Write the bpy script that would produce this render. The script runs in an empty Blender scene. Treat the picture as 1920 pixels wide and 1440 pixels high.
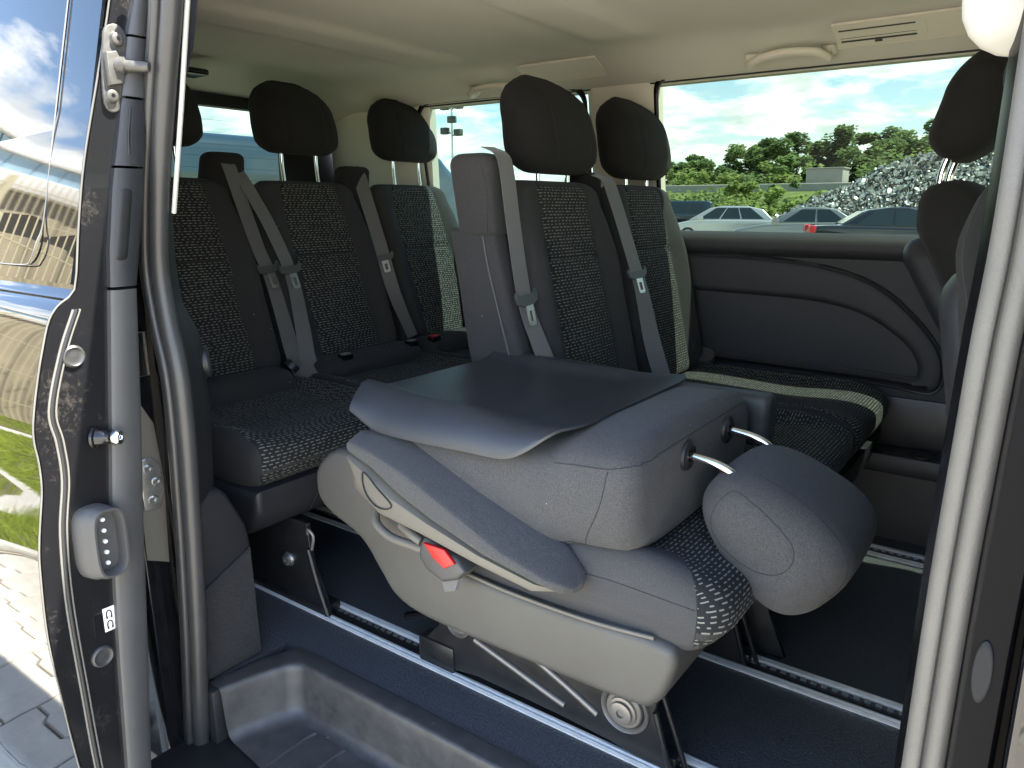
import bpy, bmesh, math, random
from mathutils import Vector, Matrix, noise
R = math.radians
random.seed(7)
sc = bpy.context.scene
COL = sc.collection

# ------------------------------------------------------------------ camera
cd = bpy.data.cameras.new('camera')
cd.sensor_width = 36.0
cd.lens = 36.0 * 1400 / 1920
cd.clip_start = 0.02
cd.clip_end = 3000
cam = bpy.data.objects.new('camera', cd)
COL.objects.link(cam)
cam.matrix_world = Matrix(((0.81106615, -0.13497442, 0.56916923, 0.0),
                           (0.58495444, 0.18714822, -0.78917922, 0.0),
                           (0.0, 0.97301462, 0.23074347, 0.95),
                           (0, 0, 0, 1)))
sc.camera = cam

# ------------------------------------------------------------------ light
SUN = Vector((0.45, 0.21, 0.87)).normalized()
EXPOSURE = 2.95
w = bpy.data.worlds.new('World')
sc.world = w
w.use_nodes = True
nt = w.node_tree
for n in list(nt.nodes):
    nt.nodes.remove(n)
N_ = nt.nodes.new
L_ = nt.links.new
out = N_('ShaderNodeOutputWorld')
bg = N_('ShaderNodeBackground')
bg.inputs['Strength'].default_value = 0.12
sky = N_('ShaderNodeTexSky')
sky.sky_type = 'NISHITA'
sky.sun_disc = False
sky.sun_elevation = math.asin(SUN.z)
sky.sun_rotation = math.atan2(SUN.x, SUN.y)
sky.air_density = 1.0
sky.dust_density = 0.6
tc = N_('ShaderNodeTexCoord')
sep = N_('ShaderNodeSeparateXYZ')
L_(tc.outputs['Generated'], sep.inputs[0])
zz = N_('ShaderNodeMath'); zz.operation = 'MAXIMUM'; zz.inputs[1].default_value = 0.0
L_(sep.outputs['Z'], zz.inputs[0])
za = N_('ShaderNodeMath'); za.operation = 'ADD'; za.inputs[1].default_value = 0.16
L_(zz.outputs[0], za.inputs[0])
vd = N_('ShaderNodeVectorMath'); vd.operation = 'DIVIDE'
cz = N_('ShaderNodeCombineXYZ')
for i in range(3):
    L_(za.outputs[0], cz.inputs[i])
L_(tc.outputs['Generated'], vd.inputs[0]); L_(cz.outputs[0], vd.inputs[1])
nz = N_('ShaderNodeTexNoise')
nz.inputs['Scale'].default_value = 1.9
nz.inputs['Detail'].default_value = 9
nz.inputs['Roughness'].default_value = 0.56
nz.inputs['Distortion'].default_value = 0.25
vo = N_('ShaderNodeVectorMath'); vo.operation = 'ADD'
vo.inputs[1].default_value = (11.3, 2.2, 0.0)
L_(vd.outputs[0], vo.inputs[0])
L_(vo.outputs[0], nz.inputs['Vector'])
cr = N_('ShaderNodeValToRGB')
cr.color_ramp.elements[0].position = 0.505
cr.color_ramp.elements[1].position = 0.60
# clouds close up toward the horizon, thinned out of view overhead for bluer top light
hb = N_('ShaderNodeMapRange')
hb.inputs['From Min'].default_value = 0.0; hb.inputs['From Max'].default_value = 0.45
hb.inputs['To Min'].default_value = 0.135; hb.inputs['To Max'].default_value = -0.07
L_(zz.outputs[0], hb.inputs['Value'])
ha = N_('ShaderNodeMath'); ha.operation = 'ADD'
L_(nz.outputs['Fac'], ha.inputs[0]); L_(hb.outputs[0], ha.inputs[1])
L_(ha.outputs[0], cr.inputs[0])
nz2 = N_('ShaderNodeTexNoise')
nz2.inputs['Scale'].default_value = 5.0
nz2.inputs['Detail'].default_value = 7
L_(vd.outputs[0], nz2.inputs['Vector'])
cr2 = N_('ShaderNodeValToRGB')
cr2.color_ramp.elements[0].position = 0.35
cr2.color_ramp.elements[0].color = (4.6, 4.9, 5.1, 1)
cr2.color_ramp.elements[1].position = 0.62
cr2.color_ramp.elements[1].color = (8.6, 8.5, 8.2, 1)
L_(nz2.outputs['Fac'], cr2.inputs[0])
mx = N_('ShaderNodeMix'); mx.data_type = 'RGBA'
L_(cr.outputs['Color'], mx.inputs[0])
L_(sky.outputs[0], mx.inputs[6])
L_(cr2.outputs['Color'], mx.inputs[7])
L_(mx.outputs[2], bg.inputs['Color'])
L_(bg.outputs[0], out.inputs['Surface'])

sd = bpy.data.lights.new('sun', 'SUN')
sd.energy = 4.6
sd.angle = R(0.55)
sd.color = (1.0, 0.95, 0.86)
so = bpy.data.objects.new('sun', sd)
so.rotation_euler = SUN.to_track_quat('Z', 'Y').to_euler()
so.location = (0, 0, 20)
COL.objects.link(so)

sc.view_settings.view_transform = 'Standard'
sc.view_settings.look = 'None'
sc.view_settings.gamma = 1
sc.view_settings.use_curve_mapping = False
sc.view_settings.exposure = EXPOSURE
sc.render.engine = 'CYCLES'
sc.cycles.use_denoising = True
sc.cycles.max_bounces = 9
sc.cycles.diffuse_bounces = 5
sc.cycles.glossy_bounces = 4
sc.cycles.transparent_max_bounces = 12
sc.cycles.caustics_reflective = False
sc.cycles.caustics_refractive = False
sc.cycles.sample_clamp_indirect = 6

# ------------------------------------------------------------------ materials
MATS = {}


def mat(name, color, rough=0.5, metal=0.0, spec=0.5, bump=0.0, bscale=300.0, var=0.0, vscale=6.0,
        coat=0.0, ior=None, sheen=0.0, emit=None, bdetail=3.0, lint=0.0, wrinkle=0.0):
    """principled material with optional colour variation and fine relief (object space)"""
    m = bpy.data.materials.new(name)
    m.use_nodes = True
    t = m.node_tree
    p = t.nodes['Principled BSDF']
    p.inputs['Base Color'].default_value = (*color, 1)
    p.inputs['Roughness'].default_value = rough
    p.inputs['Metallic'].default_value = metal
    p.inputs['Specular IOR Level'].default_value = spec
    if ior:
        p.inputs['IOR'].default_value = ior
    if coat:
        p.inputs['Coat Weight'].default_value = coat
        p.inputs['Coat Roughness'].default_value = 0.02
    if sheen:
        p.inputs['Sheen Weight'].default_value = sheen
        p.inputs['Sheen Roughness'].default_value = 0.5
    if emit:
        p.inputs['Emission Color'].default_value = (*emit[0], 1)
        p.inputs['Emission Strength'].default_value = emit[1]
    if bump or var or lint:
        tc = t.nodes.new('ShaderNodeTexCoord')
    if var:
        nz = t.nodes.new('ShaderNodeTexNoise')
        nz.inputs['Scale'].default_value = vscale
        nz.inputs['Detail'].default_value = 6
        nz.inputs['Roughness'].default_value = 0.65
        t.links.new(tc.outputs['Object'], nz.inputs['Vector'])
        mr = t.nodes.new('ShaderNodeMapRange')
        mr.inputs['From Min'].default_value = 0.3
        mr.inputs['From Max'].default_value = 0.7
        mr.inputs['To Min'].default_value = 1 - var
        mr.inputs['To Max'].default_value = 1 + var
        t.links.new(nz.outputs['Fac'], mr.inputs['Value'])
        mu = t.nodes.new('ShaderNodeMix'); mu.data_type = 'RGBA'; mu.blend_type = 'MULTIPLY'
        mu.inputs[0].default_value = 1
        mu.inputs[6].default_value = (*color, 1)
        t.links.new(mr.outputs[0], mu.inputs[7])
        t.links.new(mu.outputs[2], p.inputs['Base Color'])
        mr2 = t.nodes.new('ShaderNodeMapRange')
        mr2.inputs['To Min'].default_value = max(0.0, rough - 0.12 * min(1, var * 4))
        mr2.inputs['To Max'].default_value = min(1.0, rough + 0.12 * min(1, var * 4))
        t.links.new(nz.outputs['Fac'], mr2.inputs['Value'])
        t.links.new(mr2.outputs[0], p.inputs['Roughness'])
    if lint:
        vo_ = t.nodes.new('ShaderNodeTexVoronoi')
        vo_.inputs['Scale'].default_value = 26
        t.links.new(tc.outputs['Object'], vo_.inputs['Vector'])
        lt = t.nodes.new('ShaderNodeMath'); lt.operation = 'LESS_THAN'
        lt.inputs[1].default_value = lint
        t.links.new(vo_.outputs['Distance'], lt.inputs[0])
        ml = t.nodes.new('ShaderNodeMix'); ml.data_type = 'RGBA'
        t.links.new(lt.outputs[0], ml.inputs[0])
        ml.inputs[7].default_value = (0.45, 0.43, 0.40, 1)
        src = p.inputs['Base Color']
        if src.is_linked:
            t.links.new(src.links[0].from_socket, ml.inputs[6])
        else:
            ml.inputs[6].default_value = (*color, 1)
        t.links.new(ml.outputs[2], src)
    if bump:
        nb = t.nodes.new('ShaderNodeTexNoise')
        nb.inputs['Scale'].default_value = bscale
        nb.inputs['Detail'].default_value = bdetail
        t.links.new(tc.outputs['Object'], nb.inputs['Vector'])
        b = t.nodes.new('ShaderNodeBump')
        b.inputs['Strength'].default_value = bump
        b.inputs['Distance'].default_value = 0.002
        t.links.new(nb.outputs['Fac'], b.inputs['Height'])
        t.links.new(b.outputs[0], p.inputs['Normal'])
        if wrinkle:
            nw = t.nodes.new('ShaderNodeTexNoise')
            nw.inputs['Scale'].default_value = 14
            nw.inputs['Detail'].default_value = 2
            nw.inputs['Distortion'].default_value = 1.2
            t.links.new(tc.outputs['Object'], nw.inputs['Vector'])
            b2 = t.nodes.new('ShaderNodeBump')
            b2.inputs['Strength'].default_value = wrinkle
            b2.inputs['Distance'].default_value = 0.02
            t.links.new(nw.outputs['Fac'], b2.inputs['Height'])
            t.links.new(b2.outputs[0], b.inputs['Normal'])
    MATS[name] = m
    return m


def dash_fabric(name, base, dash, rh=0.0085, pitch=0.019, thick=0.32, plain=None):
    m = mat(name, base, 0.95, spec=0.2, sheen=0.03)
    t = m.node_tree
    p = t.nodes['Principled BSDF']
    N = t.nodes.new
    L = t.links.new

    def math_(op, a, b=None):
        n = N('ShaderNodeMath'); n.operation = op
        for i, x in enumerate((a, b)):
            if x is None:
                continue
            if isinstance(x, (int, float)):
                n.inputs[i].default_value = x
            else:
                L(x, n.inputs[i])
        return n.outputs[0]
    uv = N('ShaderNodeUVMap')
    s = N('ShaderNodeSeparateXYZ')
    L(uv.outputs[0], s.inputs[0])
    v = math_('DIVIDE', s.outputs['Y'], rh)
    row = math_('FLOOR', v)
    fv = math_('FRACT', v)
    wn = N('ShaderNodeTexWhiteNoise'); wn.noise_dimensions = '1D'
    L(row, wn.inputs['W'])
    uu = math_('ADD', math_('DIVIDE', s.outputs['X'], pitch), math_('MULTIPLY', wn.outputs['Value'], 1.0))
    cell = math_('FLOOR', uu)
    fu = math_('FRACT', uu)
    cc = N('ShaderNodeCombineXYZ')
    L(cell, cc.inputs[0]); L(row, cc.inputs[1])
    wn2 = N('ShaderNodeTexWhiteNoise'); wn2.noise_dimensions = '2D'
    L(cc.outputs[0], wn2.inputs['Vector'])
    ln = math_('ADD', math_('MULTIPLY', wn2.outputs['Value'], 0.55), 0.25)
    mask = math_('MULTIPLY', math_('LESS_THAN', fu, ln), math_('LESS_THAN', fv, thick))
    mxn = N('ShaderNodeMix'); mxn.data_type = 'RGBA'
    L(mask, mxn.inputs[0])
    mxn.inputs[6].default_value = (*base, 1)
    mxn.inputs[7].default_value = (*dash, 1)
    colour = mxn.outputs[2]
    if plain:      # sewn-in plain side panel where the 'plain' attribute is positive
        at = N('ShaderNodeAttribute'); at.attribute_name = 'plain'
        gt = math_('GREATER_THAN', at.outputs['Fac'], 0.0)
        nn = N('ShaderNodeTexNoise'); nn.inputs['Scale'].default_value = 420; nn.inputs['Detail'].default_value = 4
        tcc = N('ShaderNodeTexCoord')
        L(tcc.outputs['Object'], nn.inputs['Vector'])
        pm_ = N('ShaderNodeMix'); pm_.data_type = 'RGBA'
        L(nn.outputs['Fac'], pm_.inputs[0])
        pm_.inputs[6].default_value = (*[c * 0.6 for c in plain], 1)
        pm_.inputs[7].default_value = (*[c * 1.4 for c in plain], 1)
        m2 = N('ShaderNodeMix'); m2.data_type = 'RGBA'
        L(gt, m2.inputs[0]); L(colour, m2.inputs[6]); L(pm_.outputs[2], m2.inputs[7])
        colour = m2.outputs[2]
    L(colour, p.inputs['Base Color'])
    b = N('ShaderNodeBump')
    b.inputs['Strength'].default_value = 0.35
    b.inputs['Distance'].default_value = 0.0015
    nb = N('ShaderNodeTexNoise'); nb.inputs['Scale'].default_value = 900
    tc = N('ShaderNodeTexCoord')
    L(tc.outputs['Object'], nb.inputs['Vector'])
    L(math_('ADD', mask, nb.outputs['Fac']), b.inputs['Height'])
    L(b.outputs[0], p.inputs['Normal'])
    return m


def glass(name, tint, refl=0.06):
    m = bpy.data.materials.new(name)
    m.use_nodes = True
    t = m.node_tree
    for n in list(t.nodes):
        t.nodes.remove(n)
    o = t.nodes.new('ShaderNodeOutputMaterial')
    tr = t.nodes.new('ShaderNodeBsdfTransparent')
    tr.inputs[0].default_value = (*tint, 1)
    gl = t.nodes.new('ShaderNodeBsdfGlossy')
    gl.inputs['Roughness'].default_value = 0.01
    lw = t.nodes.new('ShaderNodeFresnel')
    lw.inputs['IOR'].default_value = 1.13
    mxs = t.nodes.new('ShaderNodeMixShader')
    t.links.new(lw.outputs[0], mxs.inputs[0])
    t.links.new(tr.outputs[0], mxs.inputs[1])
    t.links.new(gl.outputs[0], mxs.inputs[2])
    t.links.new(mxs.outputs[0], o.inputs['Surface'])
    MATS[name] = m
    return m


mat('fabric', (0.025, 0.025, 0.026), 0.93, spec=0.25, bump=0.5, bscale=900, var=0.25, vscale=420, sheen=0.03, lint=0.03, wrinkle=0.12)
mat('fabric_black', (0.015, 0.0148, 0.0145), 0.95, spec=0.15, bump=0.5, bscale=900, var=0.25, vscale=420, sheen=0.03, wrinkle=0.08)
mat('fabric_grey', (0.056, 0.056, 0.057), 0.9, spec=0.35, bump=0.7, bscale=700, var=0.4, vscale=420, sheen=0.08, lint=0.022, wrinkle=0.22)
mat('fabric_side', (0.036, 0.036, 0.038), 0.93, spec=0.3, bump=0.6, bscale=800, var=0.35, vscale=420, sheen=0.06, lint=0.025, wrinkle=0.15)
dash_fabric('dash', (0.016, 0.0165, 0.017), (0.155, 0.16, 0.145), rh=0.0078, pitch=0.0165, thick=0.30)
dash_fabric('dash_side', (0.020, 0.021, 0.022), (0.22, 0.225, 0.20), rh=0.0082, pitch=0.0175, thick=0.30, plain=(0.056, 0.056, 0.057))
mat('plastic', (0.019, 0.0195, 0.022), 0.42, bump=0.25, bscale=1100, var=0.12, vscale=9)
mat('plastic_mid', (0.050, 0.050, 0.050), 0.45, bump=0.25, bscale=1000, var=0.10, vscale=9)
mat('plastic_shell', (0.068, 0.066, 0.060), 0.40, bump=0.45, bscale=1000, var=0.08, vscale=9)
mat('arm_plastic', (0.115, 0.107, 0.088), 0.5, bump=0.2, bscale=1000)
mat('back_shell', (0.032, 0.035, 0.040), 0.30, bump=0.25, bscale=900, var=0.05, vscale=9, lint=0.015)
mat('gloss_black', (0.008, 0.008, 0.009), 0.2)
mat('metal_black', (0.018, 0.018, 0.019), 0.38, metal=0.25, var=0.25, vscale=25)
mat('metal_rib', (0.20, 0.19, 0.175), 0.4, metal=0.5)
mat('bead', (0.13, 0.125, 0.11), 0.5)
mat('zinc', (0.075, 0.072, 0.064), 0.5, metal=0.3, var=0.3, vscale=80)
mat('chrome', (0.82, 0.82, 0.82), 0.1, metal=1.0)
mat('steel', (0.55, 0.55, 0.53), 0.32, metal=0.9, var=0.15, vscale=60)
mat('aluminium', (0.85, 0.85, 0.82), 0.38, metal=0.35, var=0.12, vscale=30)
mat('channel', (0.008, 0.008, 0.009), 0.5)
mat('floor_vinyl', (0.055, 0.059, 0.065), 0.38, spec=0.5, bump=1.0, bscale=210, var=0.6, vscale=210, bdetail=1.0, lint=0.024)
mat('step_plastic', (0.048, 0.047, 0.046), 0.34, bump=0.3, bscale=900, var=0.3, vscale=28, lint=0.025)
mat('headliner', (0.56, 0.54, 0.465), 0.95, spec=0.1, bump=0.25, bscale=700, var=0.03, vscale=4)
mat('trim_beige', (0.60, 0.565, 0.47), 0.6, bump=0.15, bscale=700)
mat('trim_white', (0.46, 0.45, 0.415), 0.5)
mat('rubber_lit', (0.105, 0.102, 0.096), 0.5, bump=0.2, bscale=500, var=0.1, vscale=14)  # paler copy of the seal rubber, with ground-bounce light put into its colour
mat('rubber', (0.034, 0.034, 0.034), 0.38, bump=0.2, bscale=500, var=0.12, vscale=14)
mat('rubber_dark', (0.017, 0.017, 0.018), 0.42, var=0.15, vscale=20)
mat('paint', (0.004, 0.004, 0.005), 0.03, spec=0.5, ior=1.6)
mat('paint_jamb', (0.006, 0.006, 0.007), 0.12, spec=0.4, var=0.3, vscale=30)
mat('plug', (0.018, 0.019, 0.021), 0.5, spec=0.12)
mat('pillar_black', (0.005, 0.005, 0.006), 0.25, spec=0.05)
mat('plastic_matte', (0.026, 0.0265, 0.029), 0.6, spec=0.35, bump=0.35, bscale=1000, var=0.08, vscale=9)
mat('privacy_glass', (0.003, 0.004, 0.005), 0.0, spec=0.5, ior=1.6)
mat('red', (0.42, 0.012, 0.012), 0.35)
mat('belt', (0.085, 0.085, 0.084), 0.6, bump=0.3, bscale=1500, sheen=0.3)
mat('belt_slider', (0.05, 0.055, 0.052), 0.4)
mat('white', (0.8, 0.8, 0.8), 0.4)
mat('seam', (0.018, 0.018, 0.018), 0.9)
mat('carpet', (0.022, 0.022, 0.024), 1.0, bump=1.0, bscale=600, var=0.35, vscale=150)
glass('tint', (0.165, 0.205, 0.172))
glass('tint_rear', (0.15, 0.21, 0.19))


def jamb_dusty():
    """black painted door edge with pale dust speckle"""
    m = mat('dusty_paint', (0.008, 0.008, 0.009), 0.3, coat=0.3)
    t = m.node_tree
    p = t.nodes['Principled BSDF']
    tc = t.nodes.new('ShaderNodeTexCoord')
    n1 = t.nodes.new('ShaderNodeTexNoise'); n1.inputs['Scale'].default_value = 130; n1.inputs['Detail'].default_value = 6
    n1.inputs['Roughness'].default_value = 0.75
    n2 = t.nodes.new('ShaderNodeTexNoise'); n2.inputs['Scale'].default_value = 9
    t.links.new(tc.outputs['Object'], n1.inputs['Vector'])
    t.links.new(tc.outputs['Object'], n2.inputs['Vector'])
    mm = t.nodes.new('ShaderNodeMath'); mm.operation = 'MULTIPLY'
    t.links.new(n1.outputs['Fac'], mm.inputs[0]); t.links.new(n2.outputs['Fac'], mm.inputs[1])
    cr = t.nodes.new('ShaderNodeValToRGB')
    cr.color_ramp.elements[0].position = 0.30; cr.color_ramp.elements[0].color = (0.006, 0.006, 0.007, 1)
    cr.color_ramp.elements[1].position = 0.56; cr.color_ramp.elements[1].color = (0.08, 0.072, 0.06, 1)
    t.links.new(mm.outputs[0], cr.inputs[0])
    t.links.new(cr.outputs[0], p.inputs['Base Color'])
jamb_dusty()


def ground_mat():
    m = mat('yard', (0.43, 0.375, 0.28), 0.9, var=0.3, vscale=0.5, bump=0.4, bscale=20)
    return m
ground_mat()
mat('stone', (0.43, 0.40, 0.335), 0.9, var=0.18, vscale=9, bump=0.6, bscale=60)
mat('joint', (0.08, 0.075, 0.065), 0.95)
mat('kerb', (0.45, 0.43, 0.38), 0.9, var=0.15, vscale=6)
mat('soil', (0.10, 0.09, 0.045), 0.95, var=0.4, vscale=3)
mat('blade', (0.36, 0.44, 0.05), 0.7, var=0.45, vscale=2.0)
mat('leaf_a', (0.19, 0.26, 0.095), 0.75, var=0.4, vscale=0.6)
mat('leaf_b', (0.15, 0.215, 0.08), 0.75, var=0.4, vscale=0.6)
mat('leaf_c', (0.25, 0.32, 0.10), 0.75, var=0.4, vscale=0.6)
for nm_ in ('leaf_a', 'leaf_b', 'leaf_c', 'blade'):      # leaves let light through
    t_ = MATS[nm_].node_tree
    p_ = t_.nodes['Principled BSDF']
    tl_ = t_.nodes.new('ShaderNodeBsdfTranslucent')
    if p_.inputs['Base Color'].is_linked:
        t_.links.new(p_.inputs['Base Color'].links[0].from_socket, tl_.inputs['Color'])
    ms_ = t_.nodes.new('ShaderNodeMixShader')
    ms_.inputs[0].default_value = 0.5
    t_.links.new(p_.outputs[0], ms_.inputs[1])
    t_.links.new(tl_.outputs[0], ms_.inputs[2])
    t_.links.new(ms_.outputs[0], t_.nodes['Material Output'].inputs['Surface'])
mat('bark', (0.07, 0.055, 0.04), 0.9)
mat('wall_tan', (0.38, 0.325, 0.22), 0.85, var=0.2, vscale=0.8)
mat('wall_white', (0.78, 0.77, 0.73), 0.7)
mat('panel_blue', (0.38, 0.55, 0.66), 0.5, var=0.15, vscale=1.5)
mat('wall_dark', (0.15, 0.13, 0.10), 0.8)
mat('fence_wire', (0.62, 0.55, 0.36), 0.6)
mat('road', (0.32, 0.31, 0.28), 0.9, var=0.1, vscale=1)
mat('concrete', (0.40, 0.39, 0.37), 0.9, var=0.1, vscale=1)
mat('scrap', (0.62, 0.64, 0.61), 0.4, metal=0.35, var=0.5, vscale=3)
mat('scrap_dark', (0.07, 0.07, 0.06), 0.7, var=0.5, vscale=2)
mat('car_silver', (0.50, 0.52, 0.52), 0.25, metal=0.5, coat=0.8)
mat('car_grey', (0.26, 0.28, 0.28), 0.25, metal=0.5, coat=0.8)
mat('car_black', (0.012, 0.013, 0.015), 0.15, coat=1.0)
mat('car_blue', (0.018, 0.035, 0.052), 0.25, coat=0.8)
mat('car_glass', (0.02, 0.03, 0.032), 0.05, spec=0.8)
mat('tyre', (0.02, 0.02, 0.02), 0.8)
mat('tail', (0.55, 0.02, 0.03), 0.25)

# ------------------------------------------------------------------ object helpers
ROOTS = {}


def root(name, label, cat, loc, group=None):
    o = bpy.data.objects.new(name, None)
    o.empty_display_size = 0.1
    o.location = loc
    COL.objects.link(o)
    o['label'] = label
    o['category'] = cat
    if group:
        o['group'] = group
    ROOTS[o] = Matrix.Translation(Vector(loc))
    return o


def attach(o, parent):
    if parent is not None:
        o.parent = parent
        if parent in ROOTS:
            o.matrix_parent_inverse = ROOTS[parent].inverted()
    return o


def tag(o, label, cat, group=None, kind=None):
    o['label'] = label
    o['category'] = cat
    if group:
        o['group'] = group
    if kind:
        o['kind'] = kind
    return o


def mk(name, verts, faces, mats, parent=None, smooth=True, uv=None, mi=None, autosharp=None):
    me = bpy.data.meshes.new(name)
    me.from_pydata([tuple(v) for v in verts], [], faces)
    if isinstance(mats, str):
        mats = [mats]
    for m in mats:
        me.materials.append(MATS[m])
    if smooth:
        me.polygons.foreach_set('use_smooth', [True] * len(me.polygons))
    if mi:
        me.polygons.foreach_set('material_index', mi)
    if uv:
        ul = me.uv_layers.new(name='UVMap')
        for l in me.loops:
            ul.data[l.index].uv = uv[l.vertex_index]
    me.update()
    if autosharp:
        me.set_sharp_from_angle(angle=R(autosharp))
    o = bpy.data.objects.new(name, me)
    COL.objects.link(o)
    return attach(o, parent)


def from_bm(name, bm, mats, parent=None, smooth=True, autosharp=35):
    me = bpy.data.meshes.new(name)
    bmesh.ops.recalc_face_normals(bm, faces=bm.faces)
    bm.to_mesh(me)
    bm.free()
    if isinstance(mats, str):
        mats = [mats]
    for m in mats:
        me.materials.append(MATS[m])
    if smooth:
        me.polygons.foreach_set('use_smooth', [True] * len(me.polygons))
        if autosharp:
            me.set_sharp_from_angle(angle=R(autosharp))
    me.update()
    o = bpy.data.objects.new(name, me)
    COL.objects.link(o)
    return attach(o, parent)


def bm_box(bm, x0, x1, y0, y1, z0, z1, bev=0.0, seg=2, mtx=None):
    vs = [bm.verts.new(((x0, x1)[i & 1], (y0, y1)[(i >> 1) & 1], (z0, z1)[(i >> 2) & 1])) for i in range(8)]
    fs = []
    for f in ((0, 2, 3, 1), (4, 5, 7, 6), (0, 1, 5, 4), (2, 6, 7, 3), (0, 4, 6, 2), (1, 3, 7, 5)):
        fs.append(bm.faces.new([vs[i] for i in f]))
    geo = vs
    if bev:
        es = list({e for f in fs for e in f.edges})
        r = bmesh.ops.bevel(bm, geom=es, offset=bev, segments=seg, profile=0.5, affect='EDGES')
        geo = list({v for f in r['faces'] for v in f.verts} | {v for v in vs if v.is_valid})
    if mtx is not None:
        bmesh.ops.transform(bm, matrix=mtx, verts=[v for v in geo if v.is_valid])


def box(name, x0, x1, y0, y1, z0, z1, m, parent=None, bev=0.0, seg=2, mtx=None):
    bm = bmesh.new()
    bm_box(bm, x0, x1, y0, y1, z0, z1, bev, seg, mtx)
    return from_bm(name, bm, m, parent)


def bm_prism(bm, poly, axis, d0, d1, bev=0.0, seg=3):
    """extrude a 2D polygon; axis 'y' -> poly is (x,z), 'x' -> (y,z), 'z' -> (x,y)"""
    def P(p, d):
        return {'y': (p[0], d, p[1]), 'x': (d, p[0], p[1]), 'z': (p[0], p[1], d)}[axis]
    a = [bm.verts.new(P(p, d0)) for p in poly]
    b = [bm.verts.new(P(p, d1)) for p in poly]
    n = len(poly)
    fs = [bm.faces.new(a), bm.faces.new(b[::-1])]
    cap = set(fs[0].edges) | set(fs[1].edges)
    for i in range(n):
        fs.append(bm.faces.new((a[i], b[i], b[(i + 1) % n], a[(i + 1) % n])))
    if bev:
        bmesh.ops.recalc_face_normals(bm, faces=fs)
        bmesh.ops.bevel(bm, geom=list(cap), offset=bev, segments=seg, profile=0.5, affect='EDGES')


def prism(name, poly, axis, d0, d1, m, parent=None, bev=0.0, seg=3, autosharp=40):
    bm = bmesh.new()
    bm_prism(bm, poly, axis, d0, d1, bev, seg)
    return from_bm(name, bm, m, parent, autosharp=autosharp)


def spline(pts, k=6, closed=False):
    P = [Vector(p) for p in pts]
    n = len(P)
    o = []
    rng = n if closed else n - 1
    for i in range(rng):
        p1, p2 = P[i], P[(i + 1) % n]
        p0 = P[i - 1] if (i > 0 or closed) else p1 * 2 - p2
        p3 = P[(i + 2) % n] if (i + 2 < n or closed) else p2 * 2 - p1
        for j in range(k):
            t = j / k
            o.append(0.5 * ((2 * p1) + (p2 - p0) * t + (2 * p0 - 5 * p1 + 4 * p2 - p3) * t * t
                            + (3 * p1 - p0 - 3 * p2 + p3) * t ** 3))
    if not closed:
        o.append(P[-1])
    return o


def spline2(pts, k=5, closed=True):
    return [(p.x, p.y) for p in spline([(a, b, 0) for a, b in pts], k, closed)]


def tube_geo(pts, r, n=8, closed=False):
    V, F = [], []
    m = len(pts)
    prev = None
    for i, p in enumerate(pts):
        a = pts[i - 1] if (i > 0 or closed) else pts[i]
        b = pts[(i + 1) % m] if (i + 1 < m or closed) else pts[i]
        t = (Vector(b) - Vector(a)).normalized()
        if prev is None:
            u = t.orthogonal().normalized()
        else:
            u = (prev - t * prev.dot(t)).normalized()
        prev = u
        v = t.cross(u)
        rr = r(i / (m - 1)) if callable(r) else r
        for j in range(n):
            an = 2 * math.pi * j / n
            V.append(Vector(p) + u * rr * math.cos(an) + v * rr * math.sin(an))
    for i in range(m if closed else m - 1):
        for j in range(n):
            a = i * n + j
            b = i * n + (j + 1) % n
            c = ((i + 1) % m) * n + (j + 1) % n
            d = ((i + 1) % m) * n + j
            F.append((a, b, c, d))
    if not closed:
        F.append(tuple(range(n))[::-1])
        F.append(tuple(range((m - 1) * n, m * n)))
    return V, F


def tube(name, pts, r, m, parent=None, n=8, k=6, closed=False):
    P = spline(pts, k, closed) if k > 1 else [Vector(p) for p in pts]
    V, F = tube_geo(P, r, n, closed)
    return mk(name, V, F, m, parent, autosharp=60)


def tubes(name, lines, r, m, parent=None, n=6, k=6, closed=False):
    VV, FF = [], []
    for pts in lines:
        P = spline(pts, k, closed) if k > 1 else [Vector(p) for p in pts]
        V, F = tube_geo(P, r, n, closed)
        o = len(VV)
        VV += V
        FF += [tuple(i + o for i in f) for f in F]
    return mk(name, VV, FF, m, parent, autosharp=60)


def cyl(name, c, ax, r, h, m, parent=None, n=28, prof=None):
    """lathe around axis ax from point c; prof list of (radius factor, height factor)"""
    ax = Vector(ax).normalized()
    u = ax.orthogonal().normalized()
    v = ax.cross(u)
    prof = prof or [(0, 0), (1, 0), (1, 0.8), (0.9, 1), (0, 1)]
    V, F = [], []
    for (pr, ph) in prof:
        for j in range(n):
            a = 2 * math.pi * j / n
            V.append(Vector(c) + ax * h * ph + (u * math.cos(a) + v * math.sin(a)) * r * max(pr, 1e-4))
    for i in range(len(prof) - 1):
        for j in range(n):
            F.append((i * n + j, i * n + (j + 1) % n, (i + 1) * n + (j + 1) % n, (i + 1) * n + j))
    return mk(name, V, F, m, parent, autosharp=35)


def sup(a, b, n, N):
    M = 720
    pts = []
    for i in range(M):
        th = 2 * math.pi * i / M
        c, s = math.cos(th), math.sin(th)
        pts.append((a * math.copysign(abs(c) ** (2 / n), c), b * math.copysign(abs(s) ** (2 / n), s)))
    d = [0]
    for i in range(M):
        p, q = pts[i], pts[(i + 1) % M]
        d.append(d[-1] + math.hypot(q[0] - p[0], q[1] - p[1]))
    out = []
    j = 0
    for i in range(N):
        t = d[-1] * i / N
        while d[j + 1] < t:
            j += 1
        f = (t - d[j]) / max(1e-9, d[j + 1] - d[j])
        p, q = pts[j], pts[(j + 1) % M]
        out.append((p[0] + (q[0] - p[0]) * f, p[1] + (q[1] - p[1]) * f))
    return out


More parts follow.
